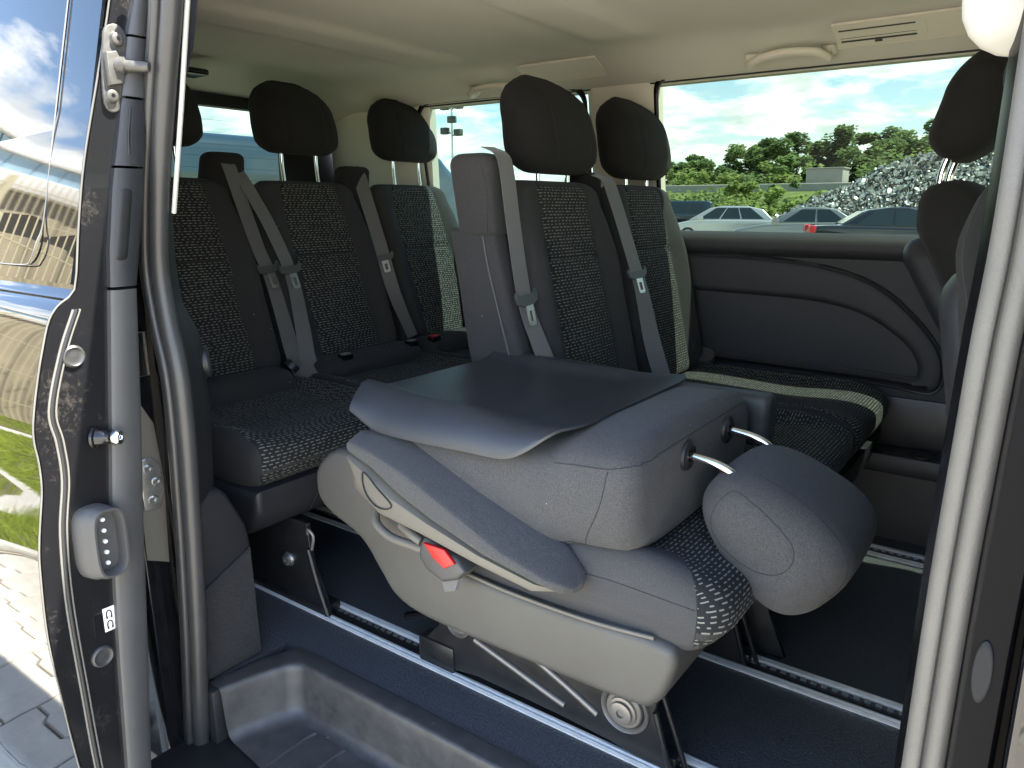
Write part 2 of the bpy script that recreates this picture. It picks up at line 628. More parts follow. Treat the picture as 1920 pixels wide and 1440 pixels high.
def soft(name, fn, L, r0, r1, mats, parent=None, M=24, N=48, deform=None, matfn=None, uvmode='lat', nr=5, plainfn=None):
    """upholstered body: superellipse sections fn(t)->(c,U,V,a,b,n) along a path, ends rounded by r0/r1"""
    T = []
    for k in range(nr):
        th = math.pi / 2 * (k + 0.15) / nr
        T.append((r0 * (1 - math.cos(th)) / L, r0 * (1 - math.sin(th)), r0 - r0 * (math.pi / 2 - th)))
    for k in range(M + 1):
        t0, t1 = r0 / L, 1 - r1 / L
        T.append((t0 + (t1 - t0) * k / M, 0, (t0 + (t1 - t0) * k / M) * L))
    for k in range(nr - 1, -1, -1):
        th = math.pi / 2 * (k + 0.15) / nr
        T.append((1 - r1 * (1 - math.cos(th)) / L, r1 * (1 - math.sin(th)), L - r1 + r1 * (math.pi / 2 - th)))
    V, UV, META = [], [], []
    t0_per = None
    for t, ins, sl_ in T:
        c, U, W, a, b, n = fn(t)
        c = Vector(c)
        aa, bb = max(a - ins, 0.002), max(b - ins, 0.002)
        ring = sup(aa, bb, n, N)
        if t0_per is None:
            fr = sup(a, b, n, N)
            t0_per = sum(math.hypot(fr[q][0] - fr[q - 1][0], fr[q][1] - fr[q - 1][1]) for q in range(N))
        per = t0_per
        for j, (u, v) in enumerate(ring):
            acc = j * per / N
            un, vn = u / a, v / b
            p = c + U * u + W * v
            if deform:
                p = deform(p, un, vn, t, U, W)
            V.append(p)
            META.append((u / aa, v / bb, t))
            UV.append((u, sl_) if uvmode == 'lat' else (sl_, acc))
    K = len(T)
    F, MI = [], []
    for i in range(K - 1):
        for j in range(N):
            f = (i * N + j, i * N + (j + 1) % N, (i + 1) * N + (j + 1) % N, (i + 1) * N + j)
            F.append(f)
            if matfn:
                MI.append(matfn(sum(META[q][0] for q in f) / 4, sum(META[q][1] for q in f) / 4, sum(META[q][2] for q in f) / 4))
            else:
                MI.append(0)
    for base, rev in ((0, True), ((K - 1) * N, False)):
        cen = sum((V[base + j] for j in range(N)), Vector()) / N
        ci = len(V)
        V.append(cen)
        UV.append(UV[base])
        for j in range(N):
            f = (base + j, base + (j + 1) % N, ci)
            F.append(f[::-1] if rev else f)
            MI.append(matfn(0, 0, 0 if rev else 1) if matfn else 0)
    o = mk(name, V, F, mats, parent, uv=UV, mi=MI)
    if plainfn:
        at = o.data.attributes.new('plain', 'FLOAT', 'POINT')
        at.data.foreach_set('value', [plainfn(v) for v in V])
    return o


def smooth(a, b, x):
    t = max(0.0, min(1.0, (x - a) / (b - a)))
    return t * t * (3 - 2 * t)


def lerp(a, b, t):
    return a + (b - a) * t


def interp(tab, x):
    if x <= tab[0][0]:
        return tab[0][1]
    for (x0, y0), (x1, y1) in zip(tab, tab[1:]):
        if x <= x1:
            t = (x - x0) / (x1 - x0)
            t = t * t * (3 - 2 * t)
            return y0 + (y1 - y0) * t
    return tab[-1][1]


def ribbon(name, pts, w, m, parent=None, wdir=(0, 1, 0), thick=0.0016, k=6, twist=None):
    """flat webbing along a path"""
    P = spline(pts, k)
    V, F = [], []
    n = len(P)
    for i, p in enumerate(P):
        t = (P[min(i + 1, n - 1)] - P[max(i - 1, 0)]).normalized()
        d = Vector(wdir)
        if twist:
            d = d.lerp(Vector(twist), smooth(0.55, 1.0, i / (n - 1)))
        d = (d - t * d.dot(t)).normalized()
        nn = t.cross(d).normalized()
        for s, e in ((-1, -1), (1, -1), (1, 1), (-1, 1)):
            V.append(p + d * (w / 2 * s) + nn * (thick / 2 * e))
    for i in range(n - 1):
        for j in range(4):
            F.append((i * 4 + j, i * 4 + (j + 1) % 4, (i + 1) * 4 + (j + 1) % 4, (i + 1) * 4 + j))
    F.append((3, 2, 1, 0))
    F.append(tuple(range((n - 1) * 4, n * 4)))
    return mk(name, V, F, m, parent, autosharp=50)


X_, Y_, Z_ = Vector((1, 0, 0)), Vector((0, 1, 0)), Vector((0, 0, 1))

# ================================================================== VAN SHELL
van = root('passenger_van', 'black passenger van standing with its side door slid open, cabin seen from outside', 'van', (-0.9, 1.5, -0.5))

# --- floor, rails
bm = bmesh.new()
RAILS = [(1.030, 1.108), (1.405, 1.483), (2.150, 2.228)]
edges = [0.918] + [e for r in RAILS for e in r] + [2.44]
for i in range(0, len(edges), 2):
    bm_box(bm, -2.72, 1.1, edges[i], edges[i + 1], -0.03, 0.0)
bm_box(bm, -2.72, -1.29, 0.70, 0.9245, -0.031, -0.0005)
floor = from_bm('floor', bm, 'floor_vinyl', van)
box('underfloor', -2.72, 1.1, 0.93, 2.44, -0.08, -0.032, 'channel', van)
for (a, b) in RAILS:
    bm = bmesh.new()
    prof = [(a, -0.028), (a, 0.003), (a + 0.006, 0.005), (a + 0.011, 0.0025), (a + 0.015, 0.005), (a + 0.021, 0.004),
            (a + 0.021, -0.014), (b - 0.018, -0.014), (b - 0.018, 0.004), (b - 0.012, 0.005), (b - 0.008, 0.0025), (b - 0.004, 0.004), (b, 0.003), (b, -0.028)]
    bm_prism(bm, prof, 'x', -2.7, 1.05)
    rail = from_bm('floor_rail', bm, 'aluminium', van, autosharp=20)
    box('rail_channel', -2.7, 1.05, a + 0.0215, b - 0.0185, -0.0135, -0.002, 'channel', rail)
    # row of little steel teeth along the channel
    bm = bmesh.new()
    x = -2.65
    while x < 1.0:
        bm_box(bm, x, x + 0.011, b - 0.030, b - 0.0235, -0.002, 0.0015)
        x += 0.0205
    t = from_bm('locking_teeth', bm, 'steel', rail)
    t['kind'] = 'stuff'

# --- step well
def step_well():
    top, bot = [], []
    Y0 = 0.60
    # contour from outer left, round the rear inner corner, along the inner side to the front
    def cont(ins, z):
        xl, yi, xf = -1.215 + ins, 0.880 - ins, -0.02 - ins
        r = 0.045
        p = [(xl - 0.036, 0.728, z), (xl - 0.030, 0.755, z), (xl - 0.018, yi - r - 0.04, z), (xl - 0.004, yi - r, z)]
        for k in range(1, 8):
            an = math.pi - math.pi / 2 * k / 8
            p.append((xl + r + r * math.cos(an), yi - r + r * math.sin(an), z))
        p += [(xl + r + 0.02, yi, z), (-0.9, yi + 0.002, z), (-0.6, yi + 0.002, z), (-0.3, yi, z), (xf - r, yi, z)]
        for k in range(1, 8):
            an = math.pi / 2 - math.pi / 2 * k / 8
            p.append((xf - r + r * math.cos(an), yi - r + r * math.sin(an), z))
        p += [(xf, yi - r, z), (xf, Y0, z)]
        return [Vector(q) for q in p]
    rings = [cont(-0.044, -0.004), cont(-0.042, 0.003), cont(-0.038, 0.004), cont(-0.006, 0.0045), cont(-0.0015, 0.003), cont(0.001, -0.001), cont(0.003, -0.012),
             cont(0.007, -0.050), cont(0.012, -0.085), cont(0.015, -0.095), cont(0.022, -0.104), cont(0.036, -0.108)]
    n = len(rings[0])
    V = [p for r in rings for p in r]
    F = []
    for i in range(len(rings) - 1):
        for j in range(n - 1):
            F.append((i * n + j, (i + 1) * n + j, (i + 1) * n + j + 1, i * n + j + 1))
    # tread
    last = (len(rings) - 1) * n
    c = len(V)
    V.append(Vector((-0.62, 0.68, -0.108)))
    for j in range(n - 1):
        F.append((last + j, c, last + j + 1))
    F.append((last + n - 1, c, last))
    s = mk('step_well', V, F, 'step_plastic', van, autosharp=None)
    for i in range(11):
        x = -1.10 + i * 0.088
        tube('tread_rib', [(x, 0.70, -0.1075), (x - 0.012, 0.74, -0.1075), (x - 0.012, 0.82, -0.1075), (x - 0.008, 0.845, -0.1075)], 0.0036, 'plastic_mid', s, n=6, k=4)
    box('sill_plate', -1.32, 0.0, 0.57, 0.60, -0.26, -0.110, 'gloss_black', van, bev=0.006)
    box('step_support', -1.32, 0.0, 0.60, 0.93, -0.24, -0.115, 'channel', van)
    return s
step_well()

# --- far side wall -------------------------------------------------
# window band: lower edge z ~.87, upper edge z ~1.34
prof = [(2.43, -0.05), (2.43, 0.862), (2.395, 0.874), (2.365, 0.868), (2.345, 0.853), (2.338, 0.832), (2.345, 0.815), (2.362, 0.806),
        (2.372, 0.80), (2.376, 0.40), (2.384, 0.30), (2.40, -0.05)]
side = prism('side_panel', prof, 'x', -2.70, 0.75, 'plastic_matte', van, autosharp=50)
# armrest/pocket frame on the panel
OUT = [(-1.06, 0.796), (-0.942, 0.795), (-0.78, 0.793), (-0.623, 0.781), (-0.52, 0.764), (-0.44, 0.738), (-0.375, 0.702), (-0.321, 0.656), (-0.272, 0.606), (-0.237, 0.556),
       (-0.221, 0.51), (-0.222, 0.462), (-0.238, 0.440), (-0.27, 0.436), (-0.383, 0.446), (-0.62, 0.452), (-0.885, 0.458), (-1.06, 0.460)]
INN = [(-1.06, 0.690), (-0.90, 0.688), (-0.76, 0.686), (-0.62, 0.682), (-0.53, 0.672), (-0.46, 0.656), (-0.40, 0.631), (-0.345, 0.596), (-0.305, 0.562), (-0.283, 0.53),
       (-0.272, 0.50), (-0.274, 0.476), (-0.287, 0.466), (-0.31, 0.466), (-0.40, 0.470), (-0.62, 0.474), (-0.885, 0.478), (-1.06, 0.480)]


def pocket():
    out = spline2(OUT, 4, False)
    inn = spline2(INN, 4, False)
    n = len(out)
    rows = []
    def off(pl, d):
        res = []
        for i, p in enumerate(pl):
            a, b = pl[max(0, i - 1)], pl[min(n - 1, i + 1)]
            t = Vector((b[0] - a[0], b[1] - a[1]))
            t.normalize()
            res.append((p[0] + t.y * d, p[1] - t.x * d))
        return res
    rows = [(out, 2.380), (off(out, 0.0), 2.360), (off(out, 0.004), 2.356), (off(out, 0.02), 2.3545), (off(inn, -0.014), 2.3535), (off(inn, -0.006), 2.355), (off(inn, 0.001), 2.362), (off(inn, 0.006), 2.372), (off(inn, 0.012), 2.381)]
    V = [(x, y, z) for pl, y in rows for x, z in pl]
    F = []
    for i in range(len(rows) - 1):
        for j in range(n - 1):
            F.append((i * n + j, i * n + j + 1, (i + 1) * n + j + 1, (i + 1) * n + j))
    fr = mk('pocket_frame', V, F, 'plastic_matte', side)
    g = [(x, 2.3735, z) for x, z in off(out, -0.006)]
    tube('pocket_gap', g, 0.0042, 'channel', side, n=6, k=1)
    tube('pocket_lip', [(x, 2.370, z + 0.004) for x, z in inn[-24:]], 0.004, 'plastic_matte', side, n=8, k=1)
pocket()
# lower storage shelf with cup well
shelf = box('storage_shelf', -0.95, 0.7, 2.27, 2.382, 0.205, 0.262, 'plastic', van, bev=0.008)
box('shelf_back', -0.95, 0.7, 2.366, 2.383, 0.262, 0.41, 'rubber_dark', van, bev=0.003)
box('shelf_divider', -0.40, -0.385, 2.30, 2.366, 0.262, 0.335, 'plastic', shelf, bev=0.004)
cyl('cup_well', (-0.235, 2.318, 0.2625), Z_, 0.036, 0.004, 'channel', shelf, prof=[(0, 0.2), (0.92, 0.2), (1, 1), (1.06, 1), (1.06, 0)])
box('shelf_kick', -0.95, 0.7, 2.30, 2.385, -0.03, 0.205, 'rubber_dark', van)
# window posts and header (beige)
def wall_y(z):   # inner surface of window band leans in toward the roof
    return 2.395 - 0.085 * (z - 0.87) / 0.47
def post(name, x0, x1, dx_top=0.0, m='trim_beige'):
    n = 9
    V, F = [], []
    for i in range(n):
        z = lerp(0.862, 1.40, i / (n - 1))
        y = wall_y(z)
        k = dx_top * i / (n - 1)
        for (x, dy) in ((x0 + k, 0.05), (x0 + k, 0.012), (x0 + k + 0.012, 0.0), (x0 + k + 0.03, -0.007), (x1 - 0.03 + k, -0.007), (x1 - 0.012 + k, 0.0), (x1 + k, 0.012), (x1 + k, 0.05)):
            V.append((x, y + dy, z))
    for i in range(n - 1):
        for j in range(7):
            F.append((i * 8 + j, i * 8 + j + 1, (i + 1) * 8 + j + 1, (i + 1) * 8 + j))
    return mk(name, V, F, m, van, autosharp=40)
post('window_post', -1.36, -1.105)
post('rear_post', -2.72, -2.13, 0.06)
post('front_post', 0.42, 0.75)
def pane(name, x0, x1, z0, z1, m, r=0.05):
    pts = []
    for (cx, cz, a0) in ((x1 - r, z1 - r, 0), (x0 + r, z1 - r, 90), (x0 + r, z0 + r, 180), (x1 - r, z0 + r, 270)):
        for k in range(7):
            an = R(a0 + 15 * k)
            pts.append((cx + r * math.cos(an), cz + r * math.sin(an)))
    def P(p, d, s=0.0):
        cx, cz = (x0 + x1) / 2, (z0 + z1) / 2
        x = p[0] + math.copysign(s, p[0] - cx)
        z = p[1] + math.copysign(s, p[1] - cz)
        return (x, wall_y(z) + d, z)
    V = [P(p, 0.018, 0.03) for p in pts]
    g = mk(name, V, [tuple(range(len(V)))], m, van, smooth=False)
    # black bonded edge
    n = len(pts)
    V = [P(p, -0.009) for p in pts] + [P(p, -0.009, 0.012) for p in pts]
    mk('glass_border', V, [(i, (i + 1) % n, n + (i + 1) % n, n + i) for i in range(n)], 'gloss_black', g, smooth=False)
    tube('glass_seal', [P(p, -0.009) for p in pts], 0.0045, 'rubber_dark', g, n=6, k=1, closed=True)
    return g
pane('side_window', -1.098, 0.43, 0.868, 1.345, 'tint')
pane('quarter_window', -2.115, -1.365, 0.868, 1.340, 'tint_rear', 0.06)

# --- headliner ------------------------------------------------------
def ceil_z(x, y):
    z = 1.425 - 0.02 * ((y - 1.5) / 0.9) ** 2
    z -= 0.085 * smooth(2.06, 2.36, y) ** 1.4
    z -= 0.10 * (1 - smooth(0.74, 1.0, y))
    # pressed cross-beams: broad shallow steps running across the roof
    wob = 0.03 * math.sin((y - 1.0) * 2.2)
    fade = smooth(0.8, 1.1, y) * (1 - smooth(1.95, 2.12, y))
    z -= 0.014 * fade * (smooth(-1.93 + wob, -1.87 + wob, x) - smooth(-1.74 + wob, -1.68 + wob, x))
    z -= 0.012 * fade * (smooth(-1.17 - wob, -1.13 - wob, x) - smooth(-0.98 - wob, -0.94 - wob, x))
    z -= 0.05 * smooth(-2.45, -2.72, x)
    return z
V, F = [], []
nx, ny = 150, 70
for i in range(nx + 1):
    for j in range(ny + 1):
        x = lerp(-2.72, 1.0, i / nx)
        y = lerp(0.765, 2.345, j / ny)
        V.append((x, y, ceil_z(x, y)))
for i in range(nx):
    for j in range(ny):
        F.append((i * (ny + 1) + j, i * (ny + 1) + j + 1, (i + 1) * (ny + 1) + j + 1, (i + 1) * (ny + 1) + j))
liner = mk('headliner', V, F, 'headliner', van)
prism('window_header', [(2.30, 1.338), (2.315, 1.332), (2.345, 1.34), (2.345, 1.41), (2.305, 1.40)], 'x', -2.70, 0.75, 'trim_beige', van, autosharp=60)
tube('header_edge', [(-2.1, 2.312, 1.3325), (-1.0, 2.312, 1.3325), (0.4, 2.312, 1.3325)], 0.004, 'rubber_dark', van, n=6)
# roof skin, far outer skin
prism('roof', [(0.735, 1.43), (0.80, 1.475), (1.2, 1.492), (1.9, 1.492), (2.27, 1.475), (2.335, 1.408), (2.345, 1.412), (2.29, 1.492), (1.9, 1.51), (1.2, 1.51), (0.78, 1.492), (0.722, 1.44)], 'x', -2.80, 1.15, 'paint', van)
prism('outer_side_skin', [(2.432, -0.28), (2.49, -0.20), (2.50, 0.45), (2.47, 0.84), (2.432, 0.858)], 'x', -2.78, 1.1, 'paint', van)


def grab_handle(x0, x1):
    """curved grip on two rounded mounts under the roof edge"""
    y, z = 2.215, 1.352
    o = tube('grab_handle', [(x0, y + 0.035, z + 0.002), (x0 - 0.004, y + 0.01, z - 0.012), (x0 + 0.012, y - 0.022, z - 0.014), (x0 + 0.05, y - 0.045, z - 0.006), (x0 + 0.09, y - 0.05, z - 0.002),
                              ((x0 + x1) / 2, y - 0.05, z), (x1 - 0.06, y - 0.05, z - 0.002), (x1 - 0.02, y - 0.04, z - 0.006), (x1, y - 0.015, z - 0.016), (x1 - 0.004, y + 0.02, z - 0.01), (x1 - 0.006, y + 0.04, z + 0.002)],
             0.0112, 'trim_beige', van, n=12)
    for x in (x0 - 0.002, x1 - 0.004):
        cyl('handle_mount', (x, y + 0.022, ceil_z(x, y + 0.02) + 0.004), (0, 0.25, -1), 0.019, 0.026, 'trim_beige', o, prof=[(1.1, 0), (1.1, 0.3), (1, 0.8), (0.8, 1), (0, 1)])
    return o
grab_handle(-0.775, -0.565)
grab_handle(-1.775, -1.555)


def air_vent(x0, x1, slats):
    yc = 2.20
    def Pt(x, s):     # point on the sloping roof edge, s along slope
        y = yc + s
        return Vector((x, y, ceil_z(x, y) - 0.003))
    def plate(name, xa, xb, sa, sb, lift, m, par):
        V, F = [], []
        for (d) in (0.0, lift):
            for (x, s) in ((xa, sa), (xb, sa), (xb, sb), (xa, sb)):
                V.append(Pt(x, s) - Z_ * d)
        F = [(4, 5, 6, 7), (0, 1, 5, 4), (1, 2, 6, 5), (2, 3, 7, 6), (3, 0, 4, 7)]
        return mk(name, V, F, m, par, smooth=False)
    v = plate('air_vent', x0, x1, -0.055, 0.035, 0.006, 'trim_beige', van)
    tube('vent_edge', [Pt(x0, -0.055) - Z_ * 0.006, Pt(x1, -0.055) - Z_ * 0.006, Pt(x1, 0.035) - Z_ * 0.006, Pt(x0, 0.035) - Z_ * 0.006], 0.0022, 'trim_beige', v, n=5, k=1, closed=True)
    if slats:
        xa, xb = x0 + 0.012, lerp(x0, x1, 0.60)
        for k in range(4):
            s = -0.034 + k * 0.014
            plate('slat', xa, xb, s, s + 0.006, 0.0085, 'channel', v)
        plate('vent_wheel', xb + 0.006, xb + 0.022, -0.036, 0.014, 0.009, 'trim_beige', v)
        plate('vent_tab', lerp(xa, xb, 0.45), lerp(xa, xb, 0.55), 0.016, 0.022, 0.009, 'channel', v)
    else:
        plate('vent_seam', lerp(x0, x1, 0.62), lerp(x0, x1, 0.64), -0.035, 0.012, 0.0075, 'rubber_dark', v)
    return v
air_vent(-0.545, -0.23, True)
air_vent(-1.53, -1.235, False)
# small black reading lamp at the back of the roof
box('roof_lamp', -2.45, -2.36, 1.36, 1.56, 1.372, 1.394, 'gloss_black', van, bev=0.008)

# --- tailgate --------------------------------------------------------
bm = bmesh.new()
bm_box(bm, -2.745, -2.705, 0.70, 2.40, 1.325, 1.42, 0.01)
bm_box(bm, -2.746, -2.704, 2.10, 2.45, 0.85, 1.33, 0.01)
bm_box(bm, -2.747, -2.703, 0.70, 2.40, -0.05, 0.86, 0.01)
bm_box(bm, -2.746, -2.704, 0.70, 0.92, 0.85, 1.33, 0.01)
gate = from_bm('tailgate', bm, 'rubber_dark', van)
mk('rear_window', [(-2.742, 0.90, 0.85), (-2.742, 2.12, 0.85), (-2.742, 2.12, 1.33), (-2.742, 0.90, 1.33)], [(0, 1, 2, 3)], 'tint_rear', gate, smooth=False)
for k in range(9):
    z = 0.92 + k * 0.045
    tube('heater_wire', [(-2.739, 0.92, z), (-2.739, 2.10, z)], 0.0006, 'channel', gate, n=4, k=1)
box('window_ledge', -2.71, -2.40, 0.72, 2.40, 0.80, 0.85, 'rubber_dark', van, bev=0.01)
# near side body behind the door opening
prism('near_side_skin', [(0.70, -0.25), (0.665, -0.18), (0.655, 0.45), (0.675, 0.80), (0.735, 1.30), (0.76, 1.44), (0.80, 1.44), (0.785, 1.30), (0.74, 0.80), (0.72, 0.45), (0.72, -0.25)], 'x', -2.78, -1.345, 'paint_jamb', van)
box('near_header', -1.345, 1.0, 0.755, 0.80, 1.31, 1.44, 'rubber_dark', van, bev=0.012)

# front end that closes the cabin: dashboard, windscreen, front bulkhead
box('dashboard', 1.0, 1.32, 0.68, 2.42, 0.30, 0.80, 'plastic', van, bev=0.05)
box('bulkhead', 1.30, 1.34, 0.64, 2.46, -0.3, 0.82, 'rubber_dark', van)
mk('windscreen', [(1.66, 0.70, 0.80), (1.66, 2.42, 0.80), (1.08, 2.34, 1.44), (1.08, 0.74, 1.44)], [(0, 1, 2, 3)], 'tint', van, smooth=False)
box('far_door_trim', 0.74, 1.32, 2.36, 2.44, 0.80, 1.40, 'rubber_dark', van)
box('near_door_trim', 1.05, 1.34, 0.64, 0.70, -0.2, 1.40, 'rubber_dark', van)

# ================================================================== SEATS
from mathutils.bvhtree import BVHTree


def bvh(o):
    return BVHTree.FromPolygons([v.co for v in o.data.vertices], [tuple(p.vertices) for p in o.data.polygons])


def seam_on(o, lines, r=0.0011, k=8, closed=False, name='seam', m='seam', lift=0.0):
    """stitched seam: fine dark welt laid exactly on the surface of o"""
    t = bvh(o)
    for pts in lines:
        P = []
        for p in spline(pts, k, closed):
            q = t.find_nearest(p)
            P.append(q[0] + q[1] * lift)
        V, F = tube_geo(P, r, 5, closed)
        mk(name, V, F, m, o)


def backrest(parent, yc, xt, zt, xb, zb, hw, pu=0.56, seam_t=0.60, label=None, seamed=True):
    T = Vector((xt - xb, 0, zt - zb))
    L = T.length
    T.normalize()
    FV = Vector((T.z, 0, -T.x))
    wt = [(0, 0.93), (0.12, 0.99), (0.5, 1.0), (0.78, 0.965), (0.92, 0.90), (1.0, 0.84)]
    bt = [(0, 0.070), (0.3, 0.068), (0.7, 0.055), (1.0, 0.045)]
    ph = random.random() * 9

    def fn(t):
        a, b = hw * interp(wt, t), interp(bt, t)
        c = Vector((xb, yc, zb)) + T * (L * t) - FV * b
        return c, Y_, FV, a, b, 4.2

    def deform(p, un, vn, t, U, W):
        if vn > 0.2:
            f = smooth(0.2, 0.9, vn)
            au = abs(un)
            e = smooth(0.0, 0.10, t) * (1 - smooth(0.90, 1.0, t))
            d = 0.024 * smooth(pu - 0.02, 0.84, au) * (1 - smooth(0.62, 0.95, t)) * e
            d += 0.006 * smooth(pu - 0.02, 0.8, au)
            d -= 0.006 * math.exp(-((au - pu) / 0.028) ** 2)
            if seamed and au < pu:
                d -= 0.010 * math.exp(-((t - seam_t) * L / 0.007) ** 2)
                d += 0.006 * math.sin(min(1, max(0, t / seam_t)) * math.pi) * (1 - (au / pu) ** 2)
            d += 0.0022 * noise.noise(p * 9 + Vector((ph, 0, 0)))
            p = p + W * (d * f)
        return p
    o = soft('backrest', fn, L, 0.035, 0.045, ['fabric', 'dash'], parent, M=64, N=120, deform=deform,
             matfn=lambda u, v, t: 1 if (abs(u) < pu and v > 0.45 and 0.03 < t < 0.975) else 0)
    sp_ = Vector((xb, yc, zb)) + T * (L * seam_t)
    seam_on(o, [[sp_ + Y_ * (hw * pu * e) for e in (-0.97, -0.5, 0.0, 0.5, 0.97)]], r=0.0024)
    return o


def headrest(parent, yc, xc, z0, h=0.225, hw=0.134, tilt=0.06, d=0.062, post_down=0.1, dark=False, yaw=0.0):
    wt = [(0, 0.92), (0.14, 0.99), (0.35, 1.0), (0.58, 0.975), (0.80, 0.87), (1, 0.72)]
    dt = [(0, 0.82), (0.3, 1.0), (0.7, 0.95), (1, 0.70)]
    ry = Matrix.Rotation(yaw, 3, 'Z')

    def fn(t):
        x = xc - tilt * t + 0.012 * math.sin(t * math.pi)
        return Vector((x, yc, z0 + h * t)), ry @ Y_, ry @ X_, hw * interp(wt, t), d * interp(dt, t), 2.7

    def deform(p, un, vn, t, U, W):
        au = abs(un)
        if vn > 0:
            p = p - W * (0.0022 * math.exp(-((au - 0.52) / 0.03) ** 2) * vn)
        return p + W * (0.0025 * noise.noise(p * 11))
    o = soft('headrest', fn, h, 0.046, 0.074, ['fabric_black'], parent, M=26, N=84, deform=deform)
    for s in (-1, 1):
        tube('post', [(xc - 0.004, yc + s * 0.072, z0 + 0.02), (xc - 0.002, yc + s * 0.072, z0 - 0.04), (xc + 0.006, yc + s * 0.072, z0 - post_down)], 0.0062, 'chrome', o, n=12)
    f = 0.52 * hw
    seam_on(o, [[(xc + 0.08, yc + s * f * 0.93, z0 + 0.01), (xc + 0.07, yc + s * f, z0 + h * 0.4), (xc + 0.03, yc + s * f * 0.92, z0 + h * 0.8), (xc - 0.05, yc + s * f * 0.8, z0 + h + 0.01)] for s in (-1, 1)], r=0.0007)
    return o


def tongue(parent, p, down, lat, scale=1.0):
    """belt tongue: plastic slider bar across the webbing and a slotted steel tongue"""
    p, d, l = Vector(p), Vector(down).normalized(), Vector(lat).normalized()
    l = (l - d * l.dot(d)).normalized()
    n = d.cross(l)
    if n.x < 0:
        n = -n
    p = p + n * 0.006
    s = scale
    V, F = [], []
    poly = [(-0.034, -0.008), (-0.030, -0.016), (-0.024, -0.008), (0.024, -0.008), (0.030, -0.016), (0.034, -0.008), (0.030, 0.006), (0.012, 0.013), (-0.012, 0.013), (-0.030, 0.006)]
    k = len(poly)
    for e in (-0.004, 0.004):
        for (a, b) in poly:
            V.append(p + l * a * s + d * b * s + n * e)
    F = [tuple(range(k))[::-1], tuple(range(k, 2 * k))] + [(i, (i + 1) % k, k + (i + 1) % k, k + i) for i in range(k)]
    sl = mk('belt_slider', V, F, 'belt_slider', parent, smooth=False)
    o = [(-0.011, 0.012), (0.011, 0.012), (0.0105, 0.047), (0.007, 0.050), (-0.007, 0.050), (-0.0105, 0.047)]
    i_ = [(-0.005, 0.022), (0.005, 0.022), (0.005, 0.041), (0.004, 0.042), (-0.004, 0.042), (-0.005, 0.041)]
    V, F = [], []
    for e in (-0.0014, 0.0014):
        for q in (o, i_):
            for (a, b) in q:
                V.append(p + l * a * s + d * b * s + n * (e + 0.003))
    for j in range(6):
        q = (j + 1) % 6
        F += [(j, q, 6 + q, 6 + j), (12 + j, 18 + j, 18 + q, 12 + q), (j, 12 + j, 12 + q, q), (6 + j, 6 + q, 18 + q, 18 + j)]
    mk('tongue', V, F, 'chrome' if False else 'steel', parent, smooth=False)
    return sl


def buckle(parent, x, y, z, rot=0.0, red=True, s=1.0):
    b = box('buckle', x - 0.016 * s, x + 0.016 * s, y - 0.021 * s, y + 0.021 * s, z - 0.03, z + 0.028, 'gloss_black', parent, bev=0.006)
    box('release_key', x - 0.010 * s, x + 0.011 * s, y - 0.016 * s, y + 0.016 * s, z + 0.026, z + 0.031, 'red' if red else 'steel', b, bev=0.002)
    return b


def cushion(parent, name, x0, x1, y0, y1, z0, z1, pat, nose=0.03, M=40, r=0.045, rise=0.02, n=5.0, plain='fabric', plainfn=None):
    L = y1 - y0
    def fn(t):
        return Vector(((x0 + x1) / 2, lerp(y0, y1, t), (z0 + z1) / 2)), X_, Z_, (x1 - x0) / 2, (z1 - z0) / 2, n
    def deform(p, un, vn, t, U, W):
        if vn > 0:
            side = smooth(0.55, 1.0, abs(2 * t - 1))
            p = p + Z_ * (vn * (rise * side * (1 - smooth(0.5, 1, un)) - 0.012 * (1 - side) * smooth(-1, 0.2, un) + 0.010 * smooth(0.2, 0.8, un)))
            p = p + Z_ * 0.002 * noise.noise(p * 8)
        else:
            p = p - X_ * (nose * max(0, un) * (-vn))
        return p
    return soft(name, fn, L, r, r, [plain, 'dash'], parent, M=M, N=110, deform=deform, uvmode='arc', matfn=None if plainfn else pat, plainfn=plainfn)


# ---------------------------------------------------------------- third row bench
bench3 = root('rear_bench', 'black three-seat bench at the back, three headrests up, dashed grey fabric', 'bench seat', (-1.65, 1.68, 0))
Y3 = (1.185, 1.685, 2.185)
for yc in Y3:
    backrest(bench3, yc, -2.055, 1.045, -1.855, 0.445, 0.226)
    headrest(bench3, yc + 0.012 + (yc - 1.185) * 0.04, -2.125, 1.122, h=0.236, hw=0.160, d=0.070, post_down=0.10)
cushion(bench3, 'cushion', -1.88, -1.365, 0.935, 1.425, 0.315, 0.442, lambda u, v, t: 1 if (0.035 < t < 0.97 and (v > 0.2 or u > 0.6)) else 0, r=0.035)
cushion(bench3, 'cushion', -1.88, -1.365, 1.430, 1.920, 0.315, 0.442, lambda u, v, t: 1 if (0.035 < t < 0.97 and (v > 0.2 or u > 0.6) and u > -0.3) else 0, r=0.035)
cushion(bench3, 'cushion', -1.88, -1.365, 1.925, 2.370, 0.315, 0.442, lambda u, v, t: 1 if (0.035 < t < 0.97 and (v > 0.2 or u > 0.6) and u > -0.3) else 0, r=0.035)
